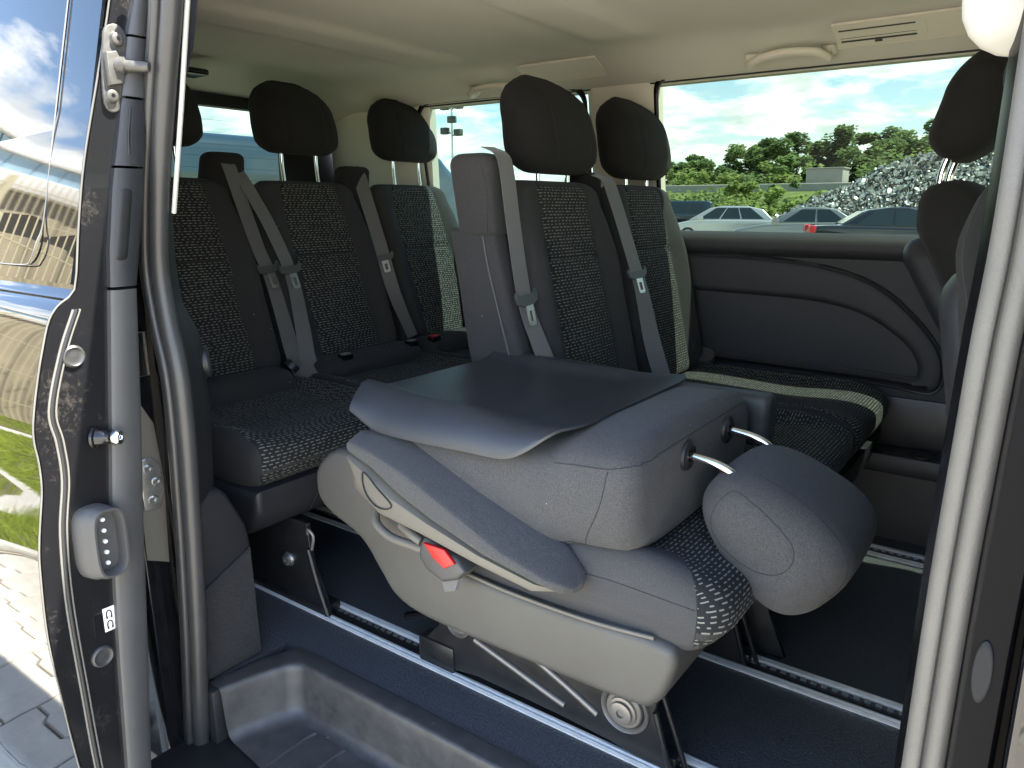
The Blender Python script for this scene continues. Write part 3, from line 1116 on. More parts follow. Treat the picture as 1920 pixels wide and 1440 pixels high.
# plain roll where cushion and backrest meet
for (a, b) in ((0.97, 1.36), (1.46, 1.90), (1.95, 2.36)):
    soft('seat_roll', lambda t, a=a, b=b: (Vector((-1.815, lerp(a, b, t), 0.445)), X_, Z_, 0.075, 0.048, 2.6), b - a, 0.03, 0.03, ['fabric'], bench3, M=10, N=36)
prism('base_shell', [(-1.86, 0.33), (-1.372, 0.33), (-1.372, 0.285), (-1.392, 0.235), (-1.43, 0.212), (-1.80, 0.215), (-1.86, 0.25)], 'y', 0.93, 2.372, 'plastic', bench3, bev=0.018)
seam = tube('shell_seam', [(-1.3705, 1.105, 0.325), (-1.3715, 1.10, 0.28), (-1.392, 1.088, 0.232)], 0.0014, 'channel', bench3)
for y in (1.005, 1.455, 2.19):
    leg = prism('leg', [(-1.53, 0.225), (-1.345, 0.225), (-1.335, 0.13), (-1.295, 0.045), (-1.285, 0.004), (-1.34, 0.004), (-1.50, 0.02), (-1.60, 0.02), (-1.60, 0.10)], 'y', y + 0.035, y + 0.047, 'metal_black', bench3, bev=0.002)
    tube('strut', [(-1.338, y + 0.03, 0.165), (-1.315, y + 0.032, 0.085), (-1.287, y + 0.034, 0.008)], 0.0075, 'metal_black', leg)
    cyl('bolt', (-1.42, y + 0.036, 0.115), -Y_, 0.014, 0.014, 'steel', leg, prof=[(1.3, 0), (1.3, 0.2), (1, 0.25), (1, 0.8), (0.7, 1), (0.35, 1), (0.35, 0.5), (0, 0.5)])
    box('foot_clamp', -1.64, -1.30, y + 0.032, y + 0.085, 0.003, 0.022, 'metal_black', leg, bev=0.003)
    tube('latch_loop', [(-1.345, y + 0.036, 0.20), (-1.335, y + 0.030, 0.215), (-1.322, y + 0.034, 0.20), (-1.33, y + 0.034, 0.165)], 0.004, 'metal_rib', leg)
# belt towers and belts
for (yt, dz) in ((1.385, 0.035), (1.905, 0.015)):
    soft('belt_tower', lambda t, yt=yt, dz=dz: (Vector((-2.115 + 0.03 * t, yt + 0.012 * t, lerp(0.88, 1.075 + dz, t))), Y_, X_, lerp(0.075, 0.062, t), lerp(0.05, 0.040, t), 3.4), 0.24, 0.02, 0.022, ['fabric_black'], bench3, M=10, N=40)
b = ribbon('seat_belt', [(-2.085, 1.385, 1.100), (-2.050, 1.388, 1.078), (-2.018, 1.400, 0.975), (-1.975, 1.418, 0.83), (-1.948, 1.433, 0.748), (-1.905, 1.440, 0.61), (-1.855, 1.432, 0.50), (-1.80, 1.420, 0.445)], 0.047, 'belt', bench3, twist=(0.5, 0.8, 0))
tongue(b, (-1.953, 1.430, 0.765), (0.30, 0.12, -1), Y_, 1.25)
b = ribbon('seat_belt', [(-2.075, 1.412, 1.085), (-2.045, 1.428, 1.04), (-2.005, 1.438, 0.978), (-1.962, 1.462, 0.882), (-1.905, 1.480, 0.744), (-1.865, 1.476, 0.60), (-1.83, 1.462, 0.50), (-1.785, 1.450, 0.445)], 0.047, 'belt', bench3, twist=(0.8, 0.5, 0))
tongue(b, (-1.912, 1.479, 0.762), (0.32, 0.10, -1), Y_, 1.25)
b = ribbon('seat_belt', [(-2.085, 1.915, 1.085), (-2.055, 1.918, 1.06), (-2.03, 1.92, 0.99), (-1.97, 1.918, 0.84), (-1.905, 1.918, 0.66), (-1.83, 1.930, 0.50)], 0.047, 'belt', bench3, wdir=(0.55, 0.83, 0), twist=(1, 0.1, 0))
tongue(b, (-1.945, 1.915, 0.775), (0.32, 0.0, -1), (0.55, 0.83, 0), 1.1)
for (y, rd) in ((1.565, False), (1.865, False), (1.985, True)):
    buckle(bench3, -1.775, y, 0.472, red=rd)
cyl('recliner_cap', (-1.80, 1.37, 0.485), (0.3, 0.6, 0.6), 0.022, 0.02, 'plastic', bench3)

# ---------------------------------------------------------------- second row bench (two seats)
bench2 = root('double_bench', 'black two-seat bench by the far window, upright, with dashed grey centre panels', 'bench seat', (-0.75, 1.9, 0))
Y2 = (1.668, 2.135)
for yc in Y2:
    backrest(bench2, yc, -1.05, 1.024, -0.905, 0.43, 0.222, pu=0.55, seam_t=0.665)
    headrest(bench2, yc + 0.060 + (yc - 1.668) * 0.04, -1.108, 1.034, h=0.246, hw=0.170, d=0.077, post_down=0.06)
def pat2(u, v, t):
    if v < 0.2 and u < 0.6:
        return 0
    if not 0.04 < t < 0.965:
        return 0
    return 1 if (0.04 < t < 0.27 or 0.36 < t < 0.965) else 0
cushion(bench2, 'cushion', -0.96, -0.335, 1.455, 1.90, 0.30, 0.442, lambda u, v, t: 1 if (0.05 < t < 0.96 and (v > 0.2 or u > 0.6)) else 0)
cushion(bench2, 'cushion', -0.96, -0.335, 1.905, 2.345, 0.30, 0.442, lambda u, v, t: 1 if (0.05 < t < 0.96 and (v > 0.2 or u > 0.6) and not 0.24 < t < 0.38) else 0)
prism('base_shell', [(-0.96, 0.31), (-0.35, 0.31), (-0.36, 0.24), (-0.40, 0.205), (-0.92, 0.205), (-0.96, 0.24)], 'y', 1.46, 2.34, 'plastic', bench2, bev=0.02)
for y in (1.50, 2.19):
    leg = prism('leg', [(-0.90, 0.215), (-0.43, 0.215), (-0.40, 0.10), (-0.36, 0.004), (-0.95, 0.004), (-0.95, 0.10)], 'y', y, y + 0.012, 'metal_black', bench2, bev=0.002)
# tower at the aisle side
tow = soft('belt_tower', lambda t: (Vector((-1.105 + 0.0 * t, lerp(1.420, 1.392, t), lerp(0.885, 1.068, t))), (Y_ + X_ * -0.12).normalized(), X_, lerp(0.040, 0.050, t), lerp(0.058, 0.062, t), 3.8), 0.19, 0.012, 0.03, ['fabric_side'], bench2, M=10, N=60)
seam_on(tow, [[(-1.06, 1.36, 0.89), (-1.05, 1.36, 0.97), (-1.06, 1.35, 1.05)]], r=0.0011)
prism('side_cover', [(-1.19, 0.90), (-1.055, 0.895), (-1.03, 0.80), (-0.96, 0.55), (-0.915, 0.40), (-1.0, 0.36), (-1.08, 0.40), (-1.14, 0.62)], 'y', 1.388, 1.445, 'fabric_side', bench2, bev=0.016)
tube('side_edge', [(-1.085, 1.388, 0.885), (-1.065, 1.387, 0.80), (-1.005, 1.387, 0.60), (-0.975, 1.387, 0.50)], 0.0032, 'plastic_mid', bench2)
b = ribbon('seat_belt', [(-1.080, 1.402, 1.082), (-1.042, 1.402, 1.066), (-1.026, 1.402, 1.03), (-1.006, 1.403, 0.90), (-0.984, 1.416, 0.74), (-0.950, 1.424, 0.645), (-0.895, 1.440, 0.52)], 0.048, 'belt', bench2, wdir=(0.1, 1, 0), twist=(0.35, 0.95, 0))
tongue(b, (-0.984, 1.415, 0.742), (0.22, 0.08, -1), Y_, 1.25)
soft('belt_tower', lambda t: (Vector((-1.125, 1.905, lerp(0.9, 1.045, t))), Y_, X_, 0.05, 0.045, 3.2), 0.145, 0.012, 0.022, ['fabric_black'], bench2, M=8, N=40)
b = ribbon('seat_belt', [(-1.09, 1.905, 1.04), (-1.05, 1.910, 1.022), (-1.03, 1.914, 0.98), (-0.985, 1.918, 0.86), (-0.935, 1.920, 0.72), (-0.895, 1.918, 0.58), (-0.85, 1.916, 0.46)], 0.047, 'belt', bench2, wdir=(0.30, 0.95, 0), twist=(0.9, 0.4, 0))
tongue(b, (-0.955, 1.919, 0.765), (0.32, 0.0, -1), (0.3, 0.95, 0), 1.1)
cyl('recliner_cap', (-0.90, 2.33, 0.46), (0.2, -0.5, 0.8), 0.035, 0.025, 'plastic_mid', bench2)
arm = soft('armrest', lambda t: (Vector((lerp(-0.86, -0.430, t), 1.512, 0.522)), Y_, Z_, 0.032, lerp(0.050, 0.055, t), 4.5), 0.435, 0.02, 0.016, ['plastic_mid'], bench2, M=12, N=44)

# ---------------------------------------------------------------- single seat, folded
fs = root('folded_seat', 'single black seat nearest the door with its backrest folded flat onto the cushion', 'seat', (-0.7, 1.2, 0))
def cfun(x):      # seam between plain side bolster and dashed centre
    return 1.035 - 0.125 * smooth(-0.44, -0.30, x)
cush = cushion(fs, 'cushion', -1.06, -0.315, 0.950, 1.450, 0.268, 0.418, lambda u, v, t: 1 if (0.098 < t < 0.902 and (v > 0.2 or u > 0.4)) or (u > 0.93 and 0.0 < t < 1.0) else 0, r=0.05, rise=0.022, nose=0.06, plain='dash_side', plainfn=lambda p: max(cfun(p.x) - p.y, 0.306 - p.z) if p.y < 1.2 else p.y - (2.4 - cfun(p.x)))
seam_on(cush, [[(-0.60, 0.94, 0.378), (-0.50, 0.94, 0.385), (-0.358, 0.948, 0.378)], [(-0.60, cfun(-0.60), 0.46), (-0.50, cfun(-0.50), 0.46), (-0.44, cfun(-0.44), 0.455), (-0.41, cfun(-0.41), 0.445), (-0.375, cfun(-0.375), 0.43), (-0.357, 0.952, 0.40), (-0.354, 0.948, 0.36), (-0.356, 0.948, 0.32)]], r=0.0008)
shell_poly = spline2([(-1.165, 0.44), (-1.175, 0.385), (-1.145, 0.345), (-1.05, 0.308), (-1.00, 0.255), (-0.955, 0.210), (-0.87, 0.190), (-0.66, 0.188), (-0.455, 0.190), (-0.408, 0.205), (-0.385, 0.25), (-0.378, 0.300), (-0.42, 0.316), (-0.60, 0.309), (-0.80, 0.320), (-0.93, 0.375), (-1.02, 0.46), (-1.10, 0.485)], 4)
shell = prism('base_shell', shell_poly, 'y', 0.935, 1.462, 'plastic_shell', fs, bev=0.016, seg=4, autosharp=60)
tube('shell_piping', [(-0.84, 0.936, 0.325), (-0.78, 0.936, 0.318), (-0.69, 0.936, 0.311), (-0.58, 0.936, 0.310), (-0.50, 0.937, 0.312), (-0.415, 0.942, 0.317)], 0.0035, 'arm_plastic', fs)
# backrest lying face down
def fb(t):
    x = lerp(-1.06, -0.452, t)
    a = interp([(0, 0.235), (0.3, 0.262), (0.7, 0.264), (0.9, 0.262), (1, 0.258)], t)
    b = interp([(0, 0.075), (0.35, 0.090), (0.75, 0.106), (1, 0.10)], t)
    top = interp([(0, 0.570), (0.4, 0.574), (0.72, 0.590), (0.82, 0.610), (1, 0.612)], t)
    return Vector((x, 1.195, top - b)), Y_, Z_, a, b, 4.4
def fbd(p, un, vn, t, U, W):
    if vn < 0:
        p = p + Y_ * (0.02 * un * vn * 0.6)
    return p + Z_ * 0.002 * noise.noise(p * 7)
back = soft('backrest', fb, 0.61, 0.045, 0.036, ['fabric_grey'], fs, M=44, N=110, deform=fbd)
seam_on(back, [[(-0.60, 0.925, 0.568), (-0.54, 0.925, 0.572), (-0.495, 0.93, 0.576), (-0.468, 0.945, 0.579), (-0.453, 0.965, 0.581), (-0.445, 1.0, 0.583), (-0.442, 1.08, 0.585), (-0.441, 1.19, 0.586), (-0.441, 1.33, 0.586), (-0.445, 1.41, 0.585)],
               [(-0.50, 0.94, 0.565), (-0.51, 0.93, 0.51), (-0.535, 0.935, 0.45), (-0.55, 0.96, 0.41)],
               [(-0.80, 0.93, 0.415), (-0.65, 0.93, 0.41), (-0.55, 0.95, 0.408), (-0.47, 1.05, 0.41), (-0.45, 1.2, 0.41)]], r=0.0008)
# hard back panel: scooped, with rolled rims
def interp_l(tab, x):
    for (x0, y0), (x1, y1) in zip(tab, tab[1:]):
        if x <= x1:
            return y0 + (y1 - y0) * (x - x0) / (x1 - x0)
    return tab[-1][1]
def panel_pt(s, v):
    """s 0 hinge end .. 1 front edge ; v -1 near .. 1 far, measured along the bent cross-section"""
    Q, flat, rr, Rc = 0.300, 0.236, 0.046, 0.150
    q = abs(v) * Q
    xf = -0.572
    d = q - (Q - Rc)
    if d > 0:
        xf -= 0.115 * (1 - max(0.0, 1 - (d / Rc) ** 2.3) ** (1 / 2.0))
    x = lerp(-1.055, xf, s)
    x += 0.022 * smooth(0.70, 1.0, abs(v)) * (1 - smooth(0, 0.2, s))
    f = (x + 1.055) / 0.483
    base = interp([(0, 0.604), (0.3, 0.596), (0.7, 0.601), (1, 0.613)], f)
    base += 0.020 * math.exp(-((q - 0.215) / 0.035) ** 2) * (1 - smooth(0.35, 0.95, f))
    base -= 0.010 * (1 - min(1, q / flat) ** 2) * math.sin(math.pi * max(0, min(1, f)))
    if q <= flat:
        y, z = q, base
    else:
        th = (q - flat) / rr
        k = smooth(-0.04, 0.20, f)
        y = flat + rr * math.sin(th)
        z = base - rr * (1 - math.cos(th)) * lerp(0.25, 1.12, k)
    return Vector((x, 1.195 + math.copysign(y, v), z))
ns, nv = 48, 96
V, F = [], []
for lay, dz in ((0, 0.0), (1, -0.005)):
    for i in range(ns + 1):
        for j in range(nv + 1):
            q = math.sin(math.pi / 2 * (-1 + 2 * j / nv))
            p = panel_pt(i / ns, q)
            V.append(p + Z_ * dz)
st = (ns + 1) * (nv + 1)
for i in range(ns):
    for j in range(nv):
        a = i * (nv + 1) + j
        F.append((a, a + 1, a + nv + 2, a + nv + 1))
        F.append((st + a, st + a + nv + 1, st + a + nv + 2, st + a + 1))
rim_i = [j for j in range(nv + 1)] + [i * (nv + 1) + nv for i in range(1, ns + 1)] + [ns * (nv + 1) + j for j in range(nv - 1, -1, -1)] + [i * (nv + 1) for i in range(ns - 1, 0, -1)]
for a, b in zip(rim_i, rim_i[1:] + rim_i[:1]):
    F.append((a, st + a, st + b, b))
bpan = mk('back_panel', V, F, 'back_shell', back, autosharp=50)
# headrest in front of the folded back
def hr(t):
    y = lerp(1.060, 1.345, t)
    k = math.sin(t * math.pi) ** 0.35
    return Vector((-0.302 - 0.006 * k, y, 0.444)), Vector((0.80, 0, -0.60)), Vector((0.60, 0, 0.80)), lerp(0.106, 0.126, k), lerp(0.074, 0.089, k), 2.6
def hrd(p, un, vn, t, U, W):
    # thicker towards its lower edge, narrower where the posts enter
    p = p + W * (vn * 0.022 * un)
    return p + Z_ * 0.0015 * noise.noise(p * 9)
hrest = soft('headrest', hr, 0.27, 0.060, 0.060, ['fabric_grey'], fs, M=24, N=84, deform=hrd, nr=8)
seam_on(hrest, [[(-0.357, 1.07, 0.530), (-0.30, 1.06, 0.505), (-0.259, 1.06, 0.466), (-0.258, 1.06, 0.433), (-0.284, 1.06, 0.411), (-0.333, 1.06, 0.413), (-0.380, 1.065, 0.436), (-0.39, 1.07, 0.47)]], r=0.0007, closed=True)
seam_on(hrest, [[(-0.34, 1.12, 0.56), (-0.242, 1.105, 0.523), (-0.191, 1.10, 0.452), (-0.191, 1.10, 0.405), (-0.22, 1.10, 0.36)]], r=0.0007)
for y in (1.118, 1.300):
    p = tube('post', [(-0.47, y, 0.552), (-0.43, y, 0.550), (-0.395, y, 0.545), (-0.365, y + 0.002, 0.530), (-0.335, y + 0.006, 0.500)], 0.0072, 'chrome', hrest, n=14)
    cyl('post_guide', (-0.462, y, 0.552), (1, 0, 0), 0.025, 0.020, 'rubber_dark', back, prof=[(1.0, 0), (1.05, 0.45), (1.0, 0.8), (0.72, 1.0), (0.45, 0.9), (0.40, 0.6), (0, 0.6)])
# near armrest: padded top and pale plastic underside
def chaikin(p, it=3):
    for _ in range(it):
        q = []
        for i in range(len(p)):
            a, b = p[i], p[(i + 1) % len(p)]
            q += [a * 0.75 + b * 0.25, a * 0.25 + b * 0.75]
        p = q
    return p
def skin(name, secs, m, parent, it=3):
    rings = [chaikin([Vector(q) for q in s], it) for s in secs]
    n = len(rings[0])
    V = [p for r in rings for p in r]
    F = []
    for i in range(len(rings) - 1):
        for j in range(n):
            F.append((i * n + j, i * n + (j + 1) % n, (i + 1) * n + (j + 1) % n, (i + 1) * n + j))
    F.append(tuple(range(n))[::-1])
    F.append(tuple(range((len(rings) - 1) * n, len(rings) * n)))
    bm = bmesh.new()
    vs = [bm.verts.new(v) for v in V]
    for f in F:
        bm.faces.new([vs[i] for i in f])
    o = from_bm(name, bm, m, parent, autosharp=50)
    return o
crease = [(-1.012, 0.522), (-0.945, 0.518), (-0.855, 0.493), (-0.770, 0.457), (-0.655, 0.409), (-0.572, 0.385), (-0.548, 0.376)]
far = [(-1.030, 0.530), (-0.950, 0.545), (-0.869, 0.526), (-0.783, 0.496), (-0.665, 0.452), (-0.575, 0.412), (-0.540, 0.386)]
padb = [(-1.015, 0.505), (-0.947, 0.490), (-0.885, 0.456), (-0.81, 0.428), (-0.700, 0.398), (-0.590, 0.380), (-0.555, 0.368)]
secs, secs2 = [], []
for i in range(7):
    c, f, p = crease[i], far[i], padb[i]
    e = (0.016, 0.004, 0, 0, 0, 0.004, 0.016)[i]
    secs.append([(p[0], 0.872 + e, p[1]), (c[0], 0.868 + e, c[1] + 0.006), (c[0] + 0.004, 0.874 + e, c[1] + 0.012), (f[0], 0.955 - e, f[1] + 0.008), (f[0], 0.966 - e, f[1]), (p[0] + 0.008, 0.962 - e, p[1] - 0.01)])
tipr = [(q[0] * 0.25 + (-1.045) * 0.75, q[1] * 0.4 + 0.918 * 0.6, q[2] * 0.3 + 0.512 * 0.7) for q in secs[0]]
tipf = [(q[0] * 0.3 + (-0.528) * 0.7, q[1] * 0.5 + 0.916 * 0.5, q[2] * 0.45 + 0.372 * 0.55) for q in secs[-1]]
armp = skin('armrest', [tipr] + secs + [tipf], 'fabric_grey', fs, it=2)
bot = [(-1.006, 0.488), (-0.985, 0.447), (-0.925, 0.414), (-0.819, 0.400), (-0.702, 0.380), (-0.597, 0.364), (-0.556, 0.360)]
pb2 = [(-1.016, 0.506), (-0.955, 0.496), (-0.89, 0.462), (-0.81, 0.432), (-0.700, 0.402), (-0.590, 0.382), (-0.556, 0.371)]
for i in range(7):
    p, b = pb2[i], bot[i]
    e = (0.008, 0, 0, 0, 0, 0.004, 0.022)[i]
    if i == 6:
        b = (p[0] - 0.004, p[1] - 0.004)
    secs2.append([(b[0], 0.876 + e, b[1]), (b[0], 0.8745 + e, b[1] + 0.003), (p[0], 0.8745 + e, p[1]), (p[0], 0.955, p[1]), (b[0], 0.955, b[1])])
skin('armrest_base', secs2, 'arm_plastic', armp, it=1)
tube('release_button', [(-0.957, 0.8725, 0.487), (-0.925, 0.8725, 0.463), (-0.892, 0.8725, 0.440), (-0.905, 0.8725, 0.428), (-0.93, 0.8725, 0.428), (-0.952, 0.8725, 0.443), (-0.962, 0.8725, 0.467)], 0.0012, 'channel', armp, n=6, k=5, closed=True)
# lever, buckle
tube('fold_lever', [(-0.985, 0.925, 0.395), (-0.965, 0.905, 0.375), (-0.925, 0.900, 0.360), (-0.875, 0.900, 0.358), (-0.83, 0.902, 0.357), (-0.80, 0.915, 0.356)], 0.0085, 'arm_plastic', fs, n=10)
tube('tilt_handle', [(-0.90, 0.905, 0.388), (-0.87, 0.898, 0.381), (-0.845, 0.898, 0.373)], 0.0085, 'arm_plastic', fs, n=10)
bk = prism('buckle', [(-0.838, 0.375), (-0.826, 0.392), (-0.755, 0.372), (-0.735, 0.352), (-0.752, 0.332), (-0.785, 0.318), (-0.822, 0.330), (-0.840, 0.350)], 'y', 0.882, 0.934, 'plastic_mid', fs, bev=0.008)
prism('release_key', [(-0.822, 0.385), (-0.775, 0.385), (-0.752, 0.365), (-0.775, 0.350), (-0.800, 0.362)], 'y', 0.8765, 0.884, 'red', bk, bev=0.002)
prism('buckle_strap', [(-0.80, 0.335), (-0.755, 0.335), (-0.765, 0.305), (-0.79, 0.295)], 'y', 0.893, 0.905, 'belt', bk, bev=0.001)
# under-frame
for y in (1.046, 1.424):
    leg = prism('leg', [(-0.992, 0.008), (-0.985, 0.055), (-0.945, 0.100), (-0.935, 0.190), (-0.45, 0.200), (-0.446, 0.165), (-0.452, 0.112), (-0.420, 0.004), (-0.482, 0.004), (-0.54, 0.012), (-0.646, 0.018), (-0.84, 0.020), (-0.93, 0.006)], 'y', y, y + 0.012, 'metal_black', fs, bev=0.003)
    tube('rib', [(-0.845, y - 0.001, 0.104), (-0.754, y - 0.001, 0.079), (-0.665, y - 0.001, 0.054), (-0.632, y - 0.001, 0.046)], 0.0062, 'metal_rib', leg, n=8)
    tube('rib', [(-0.725, y - 0.001, 0.128), (-0.632, y - 0.001, 0.089), (-0.563, y - 0.001, 0.057)], 0.0062, 'metal_rib', leg, n=8)
    cyl('pivot_ring', (-0.508, y + 0.002, 0.094), -Y_, 0.046, 0.012, 'metal_rib', leg, n=40, prof=[(1.0, 0), (1.0, 0.7), (0.94, 1.0), (0.86, 0.7), (0.80, 0.1), (0, 0.1)])
    cyl('pivot_bolt', (-0.508, y + 0.001, 0.094), -Y_, 0.034, 0.024, 'metal_rib', leg, n=40, prof=[(1.0, 0), (1.0, 0.35), (0.93, 0.45), (0.80, 0.45), (0.76, 0.65), (0.62, 0.7), (0.60, 0.95), (0.52, 1.0), (0.22, 1.0), (0.20, 0.8), (0, 0.8)])
    cyl('rear_bolt', (-0.884, y + 0.001, 0.128), -Y_, 0.030, 0.016, 'metal_rib', leg, n=32, prof=[(1.0, 0), (1.0, 0.6), (0.9, 0.8), (0.75, 0.3), (0.5, 0.3), (0.5, 0.9), (0.4, 1.0), (0.18, 1.0), (0.16, 0.7), (0, 0.7)])
    tube('strut', [(-0.450, y - 0.004, 0.112), (-0.436, y - 0.004, 0.065), (-0.420, y - 0.002, 0.010)], 0.0055, 'metal_black', leg)
    tube('front_rod', [(-0.455, y + 0.02, 0.150), (-0.425, y + 0.022, 0.07), (-0.402, y + 0.024, 0.006)], 0.005, 'metal_black', leg)
    box('foot_clamp', -0.998, -0.90, y - 0.006, y + 0.035, 0.003, 0.062, 'metal_black', leg, bev=0.006)
    box('foot_clamp', -0.55, -0.415, y + 0.010, y + 0.045, 0.003, 0.024, 'metal_black', leg, bev=0.004)
    tube('slide_bar', [(-0.90, y + 0.022, 0.016), (-0.70, y + 0.022, 0.013), (-0.54, y + 0.022, 0.012)], 0.007, 'steel', leg)
bs = tube('unlock_paddle', [(-1.085, 1.10, 0.045), (-1.05, 1.10, 0.062), (-0.98, 1.09, 0.095)], lambda t: 0.012 - 0.005 * t, 'gloss_black', fs, n=10)

# ---------------------------------------------------------------- front seats
def front_seat(name, label, yc, xt, hw, post=True):
    s = root(name, label, 'seat', (0.15, yc, 0))
    def fn(t):
        c = Vector((lerp(0.05, xt + 0.07, t ** 1.1), yc, lerp(0.45, 1.0, t)))
        return c, Y_, Vector((0.96, 0, 0.28)), hw * interp([(0, 0.95), (0.5, 1.0), (0.8, 0.9), (1, 0.68)], t), interp([(0, 0.085), (0.6, 0.085), (0.85, 0.085), (1, 0.055)], t), 3.4
    b = soft('backrest', fn, 0.60, 0.03, 0.035, ['fabric_black'], s, M=30, N=72)
    seam_on(b, [[(xt - 0.03, yc - hw * 0.62, 1.0), (xt - 0.03, yc - hw * 0.8, 0.9), (xt + 0.06, yc - hw * 0.88, 0.72), (-0.02, yc - hw * 0.9, 0.5)]], r=0.0015)
    def bp(t):
        c = Vector((lerp(0.03, xt + 0.036, t ** 1.1), yc, lerp(0.42, 0.885, t)))
        return c, Y_, Vector((0.96, 0, 0.28)), hw * interp([(0, 0.85), (0.6, 0.80), (1, 0.45)], t), 0.062, 3.2
    soft('back_cover', bp, 0.48, 0.02, 0.05, ['plastic'], b, M=24, N=56)
    def hf(t):
        return Vector((lerp(xt + 0.085, xt + 0.125, t), yc, lerp(1.048, 1.285, t))), Y_, X_, 0.135 * interp([(0, 0.86), (0.3, 1), (0.7, 0.92), (1, 0.6)], t), interp([(0, 0.05), (0.25, 0.072), (0.6, 0.066), (1, 0.035)], t), 2.9
    h = soft('headrest', hf, 0.24, 0.04, 0.05, ['fabric_black'], s, M=22, N=72)
    for e in (-0.072, 0.072):
        tube('post', [(xt + 0.075, yc + e, 1.07), (xt + 0.062, yc + e, 1.02), (xt + 0.062, yc + e, 0.97)], 0.008, 'chrome', h, n=12)
    cushion(s, 'cushion', 0.08, 0.62, yc - 0.25, yc + 0.25, 0.34, 0.48, lambda u, v, t: 1 if 0.2 < t < 0.8 else 0, M=16)
    box('seat_base', 0.05, 0.55, yc - 0.22, yc + 0.22, 0.0, 0.35, 'plastic', s, bev=0.02)
    return s
front_seat('front_seat', 'black front seat at the far right, seen from behind with raised headrest', 1.99, -0.29, 0.25)
front_seat('front_seat', 'black front seat edge half hidden behind the grey door pillar', 1.16, -0.105, 0.235)

# ================================================================== DOOR FRAME
def body_y(z):     # sideways lean of the near body side
    return 0.695 + 0.07 * smooth(0.80, 1.40, z)
CS = [(-1.140, 1.34), (-1.150, 1.256), (-1.187, 1.146), (-1.227, 1.025), (-1.250, 0.939), (-1.266, 0.849), (-1.258, 0.757), (-1.238, 0.664), (-1.236, 0.565), (-1.242, 0.462),
      (-1.249, 0.354), (-1.259, 0.241), (-1.271, 0.122), (-1.287, -0.004), (-1.309, -0.191)]
dy = 0.0
seal = tube('door_seal', [(x + 0.010, 0.700, z) for x, z in CS], 0.0165, 'rubber', van, n=16)
tube('seal_lip', [(x - 0.016, 0.690, z) for x, z in CS], 0.0115, 'rubber', seal, n=12)
tube('seal_lip', [(x - 0.004, 0.683, z) for x, z in CS], 0.0075, 'rubber', seal, n=10)
tube('edge_strip', [(-1.115, 0.728, 1.33), (-1.130, 0.72, 1.258), (-1.175, 0.72, 1.107), (-1.228, 0.72, 0.940)], 0.0042, 'trim_white', van, n=8)
# painted jamb behind the seal
prism('door_jamb', [(0.650, -0.22), (0.640, 0.45), (0.662, 0.80), (0.725, 1.32), (0.77, 1.32), (0.74, 0.80), (0.715, 0.45), (0.715, -0.22)], 'x', -1.36, -1.318, 'paint_jamb', van, bev=0.006)
prism('jamb_return', [(0.700, -0.22), (0.700, 0.80), (0.76, 1.32), (0.775, 1.32), (0.72, 0.80), (0.72, -0.22)], 'x', -1.33, -1.275, 'paint_jamb', van, bev=0.004)
sp = prism('striker_plate', [(0.652, 0.400), (0.682, 0.395), (0.694, 0.43), (0.690, 0.48), (0.675, 0.50), (0.650, 0.495)], 'x', -1.319, -1.312, 'steel', van, bev=0.002)
for (y, z) in ((0.668, 0.478), (0.671, 0.416), (0.681, 0.450)):
    cyl('bolt', (-1.313, y, z), X_, 0.009, 0.005, 'steel', sp, n=20, prof=[(1, 0), (1, 0.6), (0.8, 1), (0.4, 1), (0.35, 0.4), (0, 0.4)])
prism('jamb_reflection', [(0.648, 0.30), (0.690, 0.28), (0.698, 0.45), (0.690, 0.56), (0.670, 0.60), (0.650, 0.52)], 'x', -1.3195, -1.3165, 'arm_plastic', van, bev=0.001)  # beige reflection on the black jamb, laid on as a thin pale plate
lp = box('latch_opening', -1.319, -1.311, 0.652, 0.690, 0.650, 0.735, 'gloss_black', van, bev=0.004)
tube('latch_rim', [(-1.311, 0.655, 0.653), (-1.311, 0.688, 0.653), (-1.311, 0.688, 0.732), (-1.311, 0.655, 0.732)], 0.0022, 'steel', lp, n=6, k=1, closed=True)
cyl('latch_pin', (-1.312, 0.665, 0.715), X_, 0.007, 0.006, 'white', lp, n=16)
# inner pillar trim
def pillar_trim():
    Z = [1.36, 1.20, 1.05, 0.93, 0.85, 0.78, 0.72, 0.66, 0.57, 0.48, 0.40]
    V, F = [], []
    for z in Z:
        xs = interp(sorted([(zz_, xx_) for xx_, zz_ in CS]), z)
        yb = interp([(0.40, 0.802), (0.60, 0.800), (0.70, 0.795), (0.80, 0.762), (1.0, 0.765), (1.36, 0.83)], z)
        xb = interp([(0.40, -1.315), (0.57, -1.296), (0.70, -1.298), (0.80, -1.303), (1.36, -1.30)], z)
        lean = 0.05 * smooth(0.9, 1.4, z)
        for (x, y) in ((xs - 0.01, 0.702 + lean), (xs + 0.005, 0.712 + lean), ((xs + xb) / 2, (0.715 + yb) / 2), (xb, yb - 0.012), (xb - 0.008, yb), (xb - 0.05, yb + 0.008), (-1.75, yb + 0.01)):
            V.append((x, y, z))
    for i in range(len(Z) - 1):
        for j in range(6):
            F.append((i * 7 + j, i * 7 + j + 1, (i + 1) * 7 + j + 1, (i + 1) * 7 + j))
    mk('pillar_trim', V, F, 'plastic', van, autosharp=60)
pillar_trim()
prism('wheel_arch_trim', [(0.705, 0.402), (0.795, 0.402), (0.812, 0.385), (0.850, 0.305), (0.856, 0.255), (0.705, 0.185)], 'x', -1.75, -1.292, 'plastic', van, bev=0.010)
prism('wheel_arch_carpet', [(0.705, 0.183), (0.856, 0.253), (0.862, 0.002), (0.705, 0.002)], 'x', -1.75, -1.294, 'carpet', van, bev=0.006)
cyl('belt_button', (-1.33, 0.80, 0.655), (0.5, 0.8, 0.1), 0.03, 0.02, 'plastic', van)

